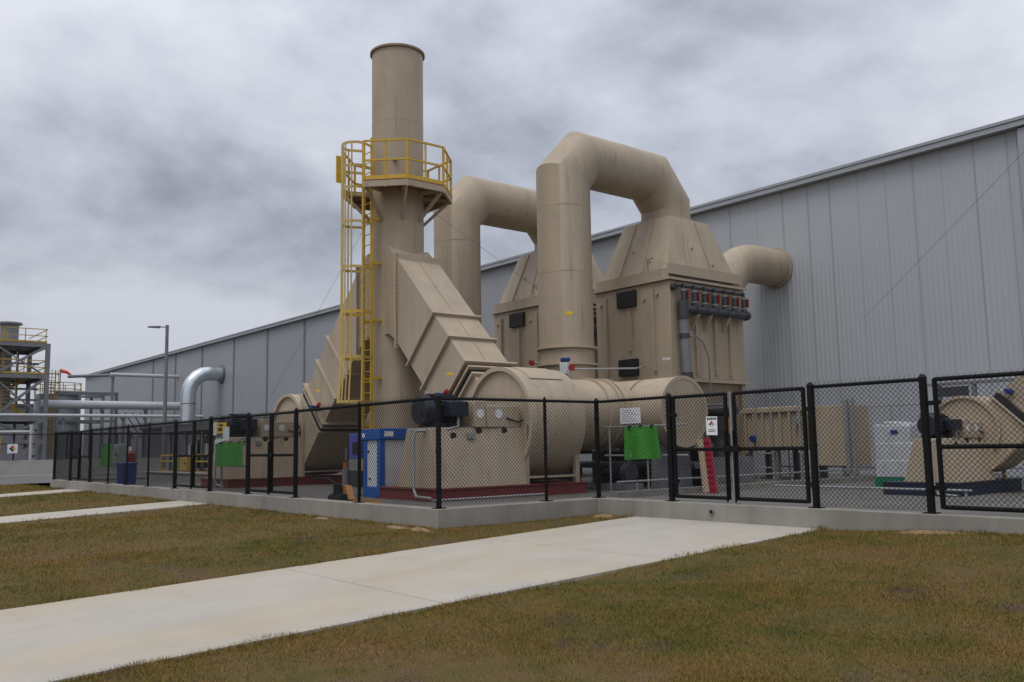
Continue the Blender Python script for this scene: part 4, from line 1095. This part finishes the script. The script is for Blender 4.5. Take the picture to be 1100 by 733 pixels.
T = thing('shade_filler_tank', (-17.5,19.6,FL), 'dark low tank with pipes added to deepen the gloom under the round duct', 'tank')  # dark clutter added so the space below the duct reads as shade
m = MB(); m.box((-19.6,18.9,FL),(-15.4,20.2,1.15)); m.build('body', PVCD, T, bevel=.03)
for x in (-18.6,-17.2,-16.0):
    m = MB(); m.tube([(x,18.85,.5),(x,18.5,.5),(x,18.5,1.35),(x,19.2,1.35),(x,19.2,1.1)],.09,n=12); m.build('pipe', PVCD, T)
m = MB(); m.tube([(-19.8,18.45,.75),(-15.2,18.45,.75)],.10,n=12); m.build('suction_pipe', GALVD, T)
for i, (x, lab) in enumerate(((-17.9,'dark horizontal pump added to deepen the shade under the round duct, nearer the fan'),(-15.9,'dark horizontal pump added to deepen the shade under the round duct, nearer the end cap'))):  # pumps added in dark colours to darken the lit floor here
    T = thing('pump', (x,16.3,FL), lab, 'pump', 'dark pumps added for shade under the round duct')
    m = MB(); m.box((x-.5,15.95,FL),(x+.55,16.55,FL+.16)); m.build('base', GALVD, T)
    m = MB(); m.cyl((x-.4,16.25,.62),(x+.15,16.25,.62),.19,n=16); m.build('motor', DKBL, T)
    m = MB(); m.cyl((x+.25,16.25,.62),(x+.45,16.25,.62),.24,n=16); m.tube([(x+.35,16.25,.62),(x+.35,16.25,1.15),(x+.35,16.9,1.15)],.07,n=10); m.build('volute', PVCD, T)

# white tote on green pallet
T = thing('tote', (-11.0,20.9,FL), 'white wrapped bulk tote on a green pallet behind the navy skid', 'tote')
tx, ty = -11.05, 20.6
m = MB(); 
for iz in range(3):
    z0_ = FL+.22+iz*.41; dx = (.0,.02,-.015)[iz]
    m.box((tx-.46+dx,ty+.01*iz,z0_),(tx+.46+dx,ty+1.0,z0_+.43))
for ix in range(4): m.box((tx-.45+ix*.225,ty+.03,1.64),(tx-.45+ix*.225+.215,ty+.95,1.70+.03*((ix*5)%3)))
m.build('wrapped_load', mat('white_wrap', (.50,.515,.53), .35, var=.16, scale=5, streak=.15, bump=.6, bscale=9), T, bevel=.06)
m = MB(); m.box((tx-.48,ty-.02,FL+.0),(tx+.48,ty+1.02,FL+.215)); m.build('pallet', GRND, T)
m = MB(); m.box((tx-.02,ty-.006,1.46),(tx+.16,ty-.002,1.55)); m.each('label_plate', SGB, T)

# shelf rack behind the tote
T = thing('pipe_rack', (-10,23.4,FL), 'dark steel rack with pipes between the tote and the ribbed wall', 'rack')
for x in (-11.2,-10.3,-9.2):
    m = MB(); m.box((x-.05,23.4,FL),(x+.05,23.5,2.75)); m.build('upright', GALVD, T)
for z in (1.85,2.2,2.7):
    m = MB(); m.box((-11.5,23.38,z),(-8.9,23.52,z+.07)); m.build('shelf', GALVD, T)
m = MB(); m.box((-11.15,23.3,2.4),(-10.4,23.37,2.65)); m.box((-10.2,23.3,1.5),(-9.4,23.37,1.8)); m.each('panel', PVCD, T)
m = MB(); m.box((-11.75,23.42,1.2),(-11.65,23.5,2.0)); m.build('post', ORG, T)

# breech duct of the right-hand fan, going up out of frame
T = thing('breech_duct', (-8,20,3), 'short square tan duct rising right from the small fan with the navy skid', 'duct', 'inclined rectangular ducts into the stack')
q = lambda n, t: nt_(-8.65, .12+.34+1.51*.68, n*.60, t*.60, 1)
ya3, yb3 = 17.7+2.52*.68, 17.7+4.08*.68
m = MB(); m.prism_xz([q(-1.55,1.663),q(.1,1.663),q(.1,6.5),q(-1.55,6.5)],ya3,yb3); m.build('duct_body', TAN, T)
m = MB(); m.prism_xz([q(-1.64,1.663),q(.2,1.663),q(.2,1.72),q(-1.64,1.72)],ya3-.06,yb3+.06); m.each('flange', TANL, T)
m = MB(); a = q(-.1,1.9); m.cyl((a[0],ya3-.02,a[1]),(a[0],ya3-.2,a[1]),.06,n=12); m.build('damper_actuator', SGB, T)

# guy wires
def cable(p, q_, label, r=.005):
    m = MB(); m.cyl(p,q_,r,n=6); o = m.build('guy_wire', WIRE); tag(o, label, 'cable', 'thin guy wires')
cable((SX-.5,SY-.5,8.4),(-52.0,20.6,.2),'thin guy wire running down left from the stack against the sky')
cable((SX+.6,SY+.4,8.5),(-23.4,27.8,3.2),'thin guy wire running right from the stack past the rear pipe')

cable((-15.7,27.96,5.39),(-5.9,20.0,8.5),'thin guy wire crossing in front of the ribbed wall at right')

# blue bin, extinguisher
T = thing('blue_bin', (-33.2,9.4,FL), 'dark blue plastic bin standing inside the far fence', 'bin')
m = MB(); m.hexa([(-33.45,9.2,FL),(-32.75,9.2,FL),(-32.75,9.6,FL),(-33.45,9.6,FL)],[(-33.49,9.17,.92),(-32.71,9.17,.92),(-32.71,9.63,.92),(-33.49,9.63,.92)]); m.build('body', BLUEP, T)
m = MB(); m.box((-33.52,9.14,.92),(-32.68,9.66,.985)); m.build('lid', BLUEP, T, bevel=.02)
ex, ey = -36.2, 10.4
T = thing('fire_extinguisher', (ex, ey, .8), 'red fire extinguisher with white tag above the blue bin', 'extinguisher')
m = MB(); m.cyl((ex,ey,.82),(ex,ey,1.30),.16,n=14); m.cyl((ex,ey,1.30),(ex,ey,1.40),.16,.07,n=14); m.build('cylinder', REDH, T)
m = MB(); m.cyl((ex,ey,1.40),(ex,ey,1.56),.06,n=10); m.box((ex+.04,ey-.19,1.0),(ex+.2,ey-.165,1.25)); m.build('valve', WHTS, T)
m = MB(); m.bar((ex,ey+.22,FL),(ex,ey+.22,1.9),.07); m.build('stand', GALVD, T)

# ------------------------------------------------------------------ left part of the pad
def cabinet(x, y, w, d, h, mt, label, nm='electrical_cabinet', cat='cabinet', z=FL):
    T = thing(nm, (x,y,z), label, cat)
    m = MB(); m.box((x,y,z+.0),(x+w,y+d,z+h)); m.build('body', mt, T, bevel=.015)
    m = MB(); m.box((x+.04,y-.02,z+.06),(x+w-.04,y-.001,z+h-.06)); dd = m.build('door', mt, T, bevel=.008)
    m = MB(); m.box((x+w*.8,y-.05,z+h*.45),(x+w*.8+.03,y-.021,z+h*.6)); m.each('handle', BLKM, dd)
    return T
cabinet(-26.35,9.95,.6,.2,.66,WHT,'narrow white panel box left of the green sheet before the far fan',z=1.0)
T = thing('warning_sign', (-26.3,10.0,1.7), 'white and yellow warning boards above the far green sheet', 'sign')
m = MB(); m.use(WHTS); m.box((-26.95,10.0,1.80),(-26.35,10.02,2.18)); m.use(MATS['sign_yellow']); m.box((-26.345,10.0,1.84),(-25.6,10.02,2.16)); m.use(SGK); m.box((-26.2,9.985,1.92),(-25.9,9.999,2.0)); m.box((-26.15,9.985,2.06),(-25.85,9.999,2.1)); m.use(WHTS); m.box((-25.75,9.97,1.62),(-25.3,9.984,2.02)); m.build('board', None, T)
m = MB(); m.bar((-26.0,10.05,FL),(-26.0,10.05,2.0),.05); m.bar((-26.8,10.05,FL),(-26.8,10.05,1.8),.05); m.each('post', GALV, T)

T = thing('canopy', (-36.5,13.5,FL), 'low dark canopy over equipment behind the left fence', 'canopy')
m = MB(); m.box((-39.4,12.7,2.16),(-33.3,15.4,2.34)); m.build('roof', DKTRIM, T)
for x in (-39.2,-37.3,-35.4,-33.5):
    for y in (12.9,15.2):
        m = MB(); m.box((x-.06,y-.06,FL),(x+.06,y+.06,2.159)); m.build('post', GALVD, T)
m = MB(); m.box((-39.3,15.26,FL),(-33.4,15.34,2.15)); m.build('back_wall', PVCD, T)
for i, (x, lab) in enumerate(((-38.3,'grey pump skid at the left end under the dark canopy'),(-36.4,'grey pump skid in the middle under the dark canopy'),(-34.5,'grey pump skid at the right end under the dark canopy'))):
    T = thing('pump_skid', (x,13.6,FL), lab, 'pump', 'pump skids under the canopy')
    m = MB(); m.box((x-.7,13.3,FL),(x+.7,14.6,.5)); m.build('base', SLAB, T)
    m = MB(); m.cyl((x-.5,13.9,.95),(x+.5,13.9,.95),.32,n=18); m.cyl((x,13.9,1.2),(x,13.9,1.8),.2,n=14); m.build('motor', PVCD, T)
    m = MB(); m.box((x+.1,13.3,1.2),(x+.6,13.35,1.65)); m.build('panel', WHT, T)
    m = MB(); m.tube([(x-.6,14.2,.5),(x-.6,14.2,1.9),(x+.6,14.2,1.9)],.07,n=10); m.build('pipe', GALVD, T)
def yrail(x0, x1, y, label):
    T = thing('yellow_handrail', (x0,y,FL), label, 'handrail', 'yellow handrails on the left pad')
    for z in (.55,.95,1.2):
        m = MB(); m.bar((x0,y,z),(x1,y,z),.05); m.build('rail', YEL, T)
    n = max(2, int((x1-x0)/1.1)+1)
    for i in range(n):
        x = x0+(x1-x0)*i/(n-1); m = MB(); m.bar((x,y,FL),(x,y,1.22),.05); m.build('post', YEL, T)
yrail(-39.0,-36.9,12.45,'yellow handrail before the left pump skid under the canopy')
yrail(-35.0,-32.0,12.45,'yellow handrail right of the yellow box beyond the middle gate')
cabinet(-35.9,12.2,.75,.4,.62,YELD,'yellow metal box beyond the middle gate','storage_box','box',z=.55)
T = thing('low_concrete_wall', (-38,13,FL), 'low concrete containment wall behind the blue bin', 'wall')
m = MB(); m.box((-39.2,11.9,FL-.05),(-30.0,12.1,.50)); m.build('body', CURB, T)
m = MB(); m.box((-39.3,11.85,.502),(-29.9,12.15,.55)); m.build('cap', WALLC, T)

# silver duct on the wall
T = thing('silver_duct', (-72.9,26,0), 'shiny galvanized round duct bending into the grey wall', 'duct')
pts = [(-72.9,25.3,0),(-72.9,25.3,5.9)]
for i in range(1,6):
    a = math.pi/2*i/5; pts.append((-72.9,25.3+1.6*(1-math.cos(a)),5.9+1.8*math.sin(a)))
pts.append((-72.9,27.98,7.7))
SIL = mat('spiral_galvanized', (.62,.66,.69), .30, metal=.85, var=.12, scale=1.5)
m = MB(); m.tube(pts,.58,n=28); m.build('pipe', SIL, T)
m = MB(); m.ring((-72.9,25.3,5.2),(0,0,1),.57,.62,.08,n=28); m.ring((-72.9,27.9,7.7),(0,1,0),.57,.78,.1,n=28)
m.each('band', GALVD, T)

# light pole
T = thing('light_pole', (-49.7,16.0,.05), 'tall grey area light pole with one flat lamp head', 'light pole')
m = MB(); m.cyl((-49.7,16.0,0),(-49.7,16.0,8.25),.12,.085,n=14); m.build('pole', GALVD, T)
m = MB(); m.bar((-49.7,16.0,8.12),(-49.7,15.5,8.12),.06,.05); m.hexa([(-49.85,15.0,8.05),(-49.55,15.0,8.05),(-49.55,15.6,8.05),(-49.85,15.6,8.05)],[(-49.82,15.0,8.12),(-49.58,15.0,8.12),(-49.55,15.6,8.16),(-49.85,15.6,8.16)]); m.build('lamp_head', GALVD, T)
m = MB(); m.box((-49.95,15.75,0),(-49.45,16.25,.45)); m.build('base', WALLC, T)

# ------------------------------------------------------------------ far left: wall, tower, tank, pipes
T = thing('retaining_wall', (-62,0,0), 'pale concrete wall across the road at far left', 'wall')
m = MB(); m.box((-62.3,-60,-.1),(-62.0,24,.98)); m.build('body', WALLC, T)
m = MB()
y = -58
while y < 24:
    m.cyl((-62.15,y,.97),(-62.15,y,2.6),.04,n=8); y += 3
m.cyl((-62.15,-60,2.55),(-62.15,24,2.55),.03,n=8); m.build('fence_rail', BLK, T)
chainlink_ = None
T = thing('hazard_sign', (-61.9,12,1.2), 'white hazard diamond sign far off at the concrete wall', 'sign')
m = MB(); m.box((-61.95,10.62,1.42),(-61.92,11.18,1.98)); m.build('board', WHTS, T)
for dy, dz, mt in ((0,1,SGR),(-1,0,SGB),(1,0,MATS['sign_yellow']),(0,-1,SGK)):
    m = MB(); yy, zz, h = 10.9+dy*.1, 1.70+dz*.1, .095
    m.add([(-61.915,yy,zz-h),(-61.915,yy+h,zz),(-61.915,yy,zz+h),(-61.915,yy-h,zz)],[(0,1,2,3)]); m.each('diamond', mt, T, smooth=False)
m = MB(); m.box((-62.0,10.7,.97),(-61.955,10.76,1.4)); m.box((-62.0,11.1,.97),(-61.955,11.16,1.4)); m.build('post', GALVD, T)

TX = -80.0
T = thing('steel_tower', (TX,13,0), 'grey braced steel tower with yellow stairs round a grey silo', 'tower')
ycol = (6.0, 16.3); xcol = (TX, TX-7)
for x in xcol:
    for y in ycol:
        m = MB(); m.box((x-.16,y-.16,0),(x+.16,y+.16,10.25)); m.each('column', GALVD, T)
lv = (2.35, 4.1, 7.55, 10.1)
m = MB()
for z in lv:
    for x in xcol: m.bar((x,ycol[0],z),(x,ycol[1],z),.25,.3)
    for y in ycol: m.bar((xcol[0],y,z),(xcol[1],y,z),.25,.3)
m.each('beam', GALVD, T)
m = MB()
lv2 = (0.3,)+lv
for a, b in zip(lv2[:-1], lv2[1:]):
    ym = (ycol[0]+ycol[1])/2
    m.bar((TX+.05,ycol[0],b),(TX+.05,ym+1.2,a),.2,.2); m.bar((TX+.05,ycol[1],b),(TX+.05,ym+1.2,a),.2,.2)
    m.bar((TX+.02,ycol[1],a),(TX+.02,ym+1.2,b),.12,.12)
m.each('brace', GALVD, T)
for z in lv[1:]:
    m = MB(); m.box((TX-7,6,z+.16),(TX,16.2,z+.22)); m.build('deck', GALVD, T)
for z in lv[2:]:
    m = MB(); m.bar((TX+.1,5.6,z+.27),(TX+.1,16.2,z+.27),.02,.15)
    for zz in (z+.75,z+1.3): m.bar((TX+.1,5.6,zz),(TX+.1,16.2,zz),.06); m.bar((TX-7,16.2,zz),(TX+.1,16.2,zz),.06)
    for i in range(8): m.bar((TX+.1,5.6+i*1.5,z+.2),(TX+.1,5.6+i*1.5,z+1.3),.06)
    m.build('handrail', YELD, T)
m = MB()
for y0_, z0_, y1_, z1_ in ((6.5,.2,12.5,4.2),(12.8,7.4,7.5,4.3),(8.5,7.7,13.5,10.2)):
    for dx in (-.9,-1.7):
        m.bar((TX+dx,y0_,z0_),(TX+dx,y1_,z1_),.06,.28); m.bar((TX+dx,y0_,z0_+1),(TX+dx,y1_,z1_+1),.06); m.bar((TX+dx,y0_,z0_+.55),(TX+dx,y1_,z1_+.55),.05)
        for i in range(6):
            t = i/5; m.bar((TX+dx,y0_+(y1_-y0_)*t,z0_+(z1_-z0_)*t),(TX+dx,y0_+(y1_-y0_)*t,z0_+(z1_-z0_)*t+1),.05)
m.build('stair', YELD, T)
m = MB()
for y0_, z0_, y1_, z1_ in ((15.6,4.3,11.0,7.5),(10.5,4.4,15.5,7.7),(13.5,.3,16.2,2.4)):
    m.bar((TX-2.4,y0_,z0_),(TX-2.4,y1_,z1_),.06,.28); m.bar((TX-2.4,y0_,z0_+1),(TX-2.4,y1_,z1_+1),.06)
    for i in range(6):
        t = i/5; m.bar((TX-2.4,y0_+(y1_-y0_)*t,z0_+(z1_-z0_)*t),(TX-2.4,y0_+(y1_-y0_)*t,z0_+(z1_-z0_)*t+1),.05)
m.build('stair', YELD, T)
m = MB()
for z in (1.2, 3.3, 5.8, 6.7, 8.8): m.bar((TX-2.6,6,z),(TX-2.6,16.2,z),.14,.16)
for y in (9.5, 12.2, 14.6): m.bar((TX-2.6,y,0),(TX-2.6,y,10),.16)
for a_, b_ in ((8.0, 5.8), (5.8, 3.3)): m.bar((TX-2.6,9.5,a_),(TX-2.6,14.6,b_),.12); m.bar((TX-2.6,14.6,a_),(TX-2.6,9.5,b_),.12)
m.build('inner_frame', GALVD, T)
m = MB()
for y in (13.2, 14.2): m.bar((TX-.6,y,4.3),(TX-.6,y,9.6),.06)
for i in range(16): m.bar((TX-.6,13.2,4.5+i*.32),(TX-.6,14.2,4.5+i*.32),.04)
m.build('ladder', YELD, T)
m = MB(); m.cyl((TX-1.5,9.0,1.1),(TX-1.5,11.0,1.1),.7,n=18); m.build('blower', PVCD, T)
m = MB(); m.tube([(TX-.8,7.0,.2),(TX-.8,7.0,3.2),(TX-.8,15.4,3.2),(TX-.8,15.4,.2)],.16,n=12); m.build('process_pipe', WHTP, T)
m = MB(); m.cyl((TX-3.5,12.0,5.5),(TX-3.5,12.0,9.6),2.3,n=30); m.cyl((TX-3.5,12.0,3.0),(TX-3.5,12.0,5.5),.7,2.3,n=30); m.build('silo', mat('silo_grey', (.27,.275,.28), .55), T)
m = MB(); m.cyl((TX-3.5,14.05,10.2),(TX-3.5,14.05,12.2),.70,n=24); m.ring((TX-3.5,14.05,12.15),(0,0,1),.65,.95,.15,n=24); m.build('vent_stack', PVCG, T)
# clutter of process equipment behind the wall
T = thing('process_skid', (-70,8,0), 'dark process equipment skid behind the far concrete wall', 'machinery')
m = MB(); m.box((-72,4,0),(-70,13.2,1.7)); m.build('base', GALVD, T)
m = MB(); m.cyl((-71,5,2.2),(-71,9,2.2),.5,n=18); m.build('vessel', PVCD, T)
m = MB(); m.cyl((-70.8,10.2,2.0),(-70.8,11.2,2.0),.35,n=16); m.build('motor', MATS['blue_plastic'], T)
m = MB(); m.tube([(-70,3,2.9),(-70,13.6,2.9)],.09,n=10); m.tube([(-69.8,13.4,.2),(-69.8,13.4,3.4)],.1,n=10); m.build('pipe', WHTP, T)
m = MB()
for y in (3.5,5.5,7.5,9.5,11.5): m.bar((-69.7,y,1.0),(-69.7,y,2.6),.06)
m.bar((-69.7,3.5,2.6),(-69.7,11.5,2.6),.06); m.build('handrail', YELD, T)

T = thing('storage_tank', (-88,20.5,0), 'silver round tank with yellow caged ladder left of the warehouse', 'tank')
m = MB(); m.cyl((-88,18.9,0),(-88,18.9,6.6),1.9,n=40); m.cyl((-88,18.9,6.6),(-88,18.9,6.9),1.9,.4,n=40); m.build('shell', mat('pale_tank_paint', (.36, .38, .41), .5), T)
m = MB()
for z in (7.05,7.6):
    m.ring((-88,18.9,z),(0,0,1),1.86,1.92,.06,n=32)
for i in range(12):
    a = 2*math.pi*i/12; m.bar((-88+1.89*math.cos(a),18.9+1.89*math.sin(a),6.5),(-88+1.89*math.cos(a),18.9+1.89*math.sin(a),7.6),.06)
m.each('top_rail', YELD, T)
lx_, ly_ = -85.95, 17.9
m = MB()
for dy in (-.3,.3): m.bar((lx_,ly_+dy,1.2),(lx_,ly_+dy,8.6),.09)
for i in range(24): m.bar((lx_,ly_-.3,1.4+i*.3),(lx_,ly_+.3,1.4+i*.3),.05)
for i in range(8): m.bar((lx_+.7,ly_-.45,3+i*.75),(lx_+.7,ly_+.45,3+i*.75),.05,.1); m.bar((lx_,ly_-.45,3+i*.75),(lx_+.7,ly_-.45,3+i*.75),.05,.1); m.bar((lx_,ly_+.45,3+i*.75),(lx_+.7,ly_+.45,3+i*.75),.05,.1)
for dy in (-.4,-.13,.13,.4): m.bar((lx_+.7,ly_+dy,3),(lx_+.7,ly_+dy,8.6),.05)
m.build('ladder_cage', YELD, T)

def hpipe(x, y0, y1, z, r, mt, label, legs=()):
    T = thing('overhead_pipe', (x,y0,z), label, 'pipe', 'pipes crossing to the warehouse')
    m = MB(); m.cyl((x,y0,z),(x,y1,z),r,n=18); m.build('pipe', mt, T)
    for y in legs:
        m = MB(); m.box((x-.1,y-.1,0),(x+.1,y+.1,z-r)); m.box((x-.3,y-.12,z-r-.14),(x+.3,y+.12,z-r-.001)); m.each('support', GALVD, T)
hpipe(-81.5,16.2,27.99,5.42,.36,WHTP,'thick pale pipe crossing from the tower to the warehouse wall',(17.5,21.0,24.6))
hpipe(-77.0,8.0,27.99,4.33,.13,WHTP,'thin pale pipe crossing low from the tower to the warehouse wall',(9,17.0,21.5))
hpipe(-83.5,22.1,27.99,8.23,.16,WHTP,'upper pale pipe entering the warehouse wall above the thick one',(22.3,))
T = thing('pipe_bridge', (-86,20,0), 'grey steel pipe bridge frame beside the warehouse end', 'frame')
m = MB()
for y in (20.2,22.2):
    for x in (-86,-90): m.bar((x,y,0),(x,y,6.6),.22)
m.each('column', GALVD, T)
m = MB()
for z in (4.2,5.6,6.6):
    for x in (-86,-90): m.bar((x,18.5,z),(x,23.2,z),.2)
    for y in (20.2,22.2): m.bar((-90,y,z),(-86,y,z),.2)
m.each('beam', GALVD, T)
m = MB(); m.tube([(-84.6,18.9,8.0),(-84.6,22.3,8.25)],.14,n=10); m.tube([(-86.2,18.2,6.75),(-86.2,23.4,6.75),(-86.2,23.4,2)],.14,n=10); m.build('pipe', PVCG, T)
m = MB()
for i in range(4): m.bar((-84,22.9+i*.65,4.9),(-84,24.4+i*.65,2.6),.10)
m.build('stair_brace', GALVD, T)

T = thing('process_building', (-112,5,0), 'dark grey process building beyond the steel tower', 'building')
m = MB(); m.box((-118,-30,0),(-110,22.5,6.6)); m.build('wall', GALVD, T)
m = MB(); m.box((-118.3,-30.2,6.602),(-109.7,22.7,6.85)); m.build('roof', DKTRIM, T)
m = MB()
for i in range(12): m.box((-109.99,-26+i*3.8,0),(-109.9,-24+i*3.8,2.6))
m.each('door', PVCD, T)
T = thing('windsock', (-96,22.3,0), 'orange windsock flying left of the warehouse roof', 'windsock')
m = MB(); m.cyl((-96,20.75,0),(-96,20.75,9.6),.06,n=8); m.build('pole', GALVD, T)
m = MB(); m.cyl((-96,20.80,9.45),(-96,21.3,9.35),.19,.15,n=14,caps=False); m.cyl((-96,21.3,9.35),(-96,21.75,9.05),.15,.09,n=14,caps=False)
SOCK = mat('orange_fabric', (.85,.10,.04), .7, var=.05); m.build('sock', SOCK, T)

T = thing('low_shed', (-70,24,0), 'low dark shed along the foot of the warehouse wall', 'shed')
m = MB(); m.box((-82,24.5,0),(-56,27.9,3.3)); m.build('wall', GALVD, T)
m = MB(); m.box((-82.2,24.3,3.302),(-55.8,27.95,3.5)); m.build('roof', DKTRIM, T)
cabinet(-67.0,23.6,1.1,.6,2.0,WHT,'pale grey cabinet standing before the dark shed',z=.0)
cabinet(-39.3,10.2,.6,.3,.95,GALV,'grey panel box left of the far green sheet',z=.75)
cabinet(-35.6,9.6,.7,.3,.8,GALV,'grey panel box right of the far green sheet',z=.85)
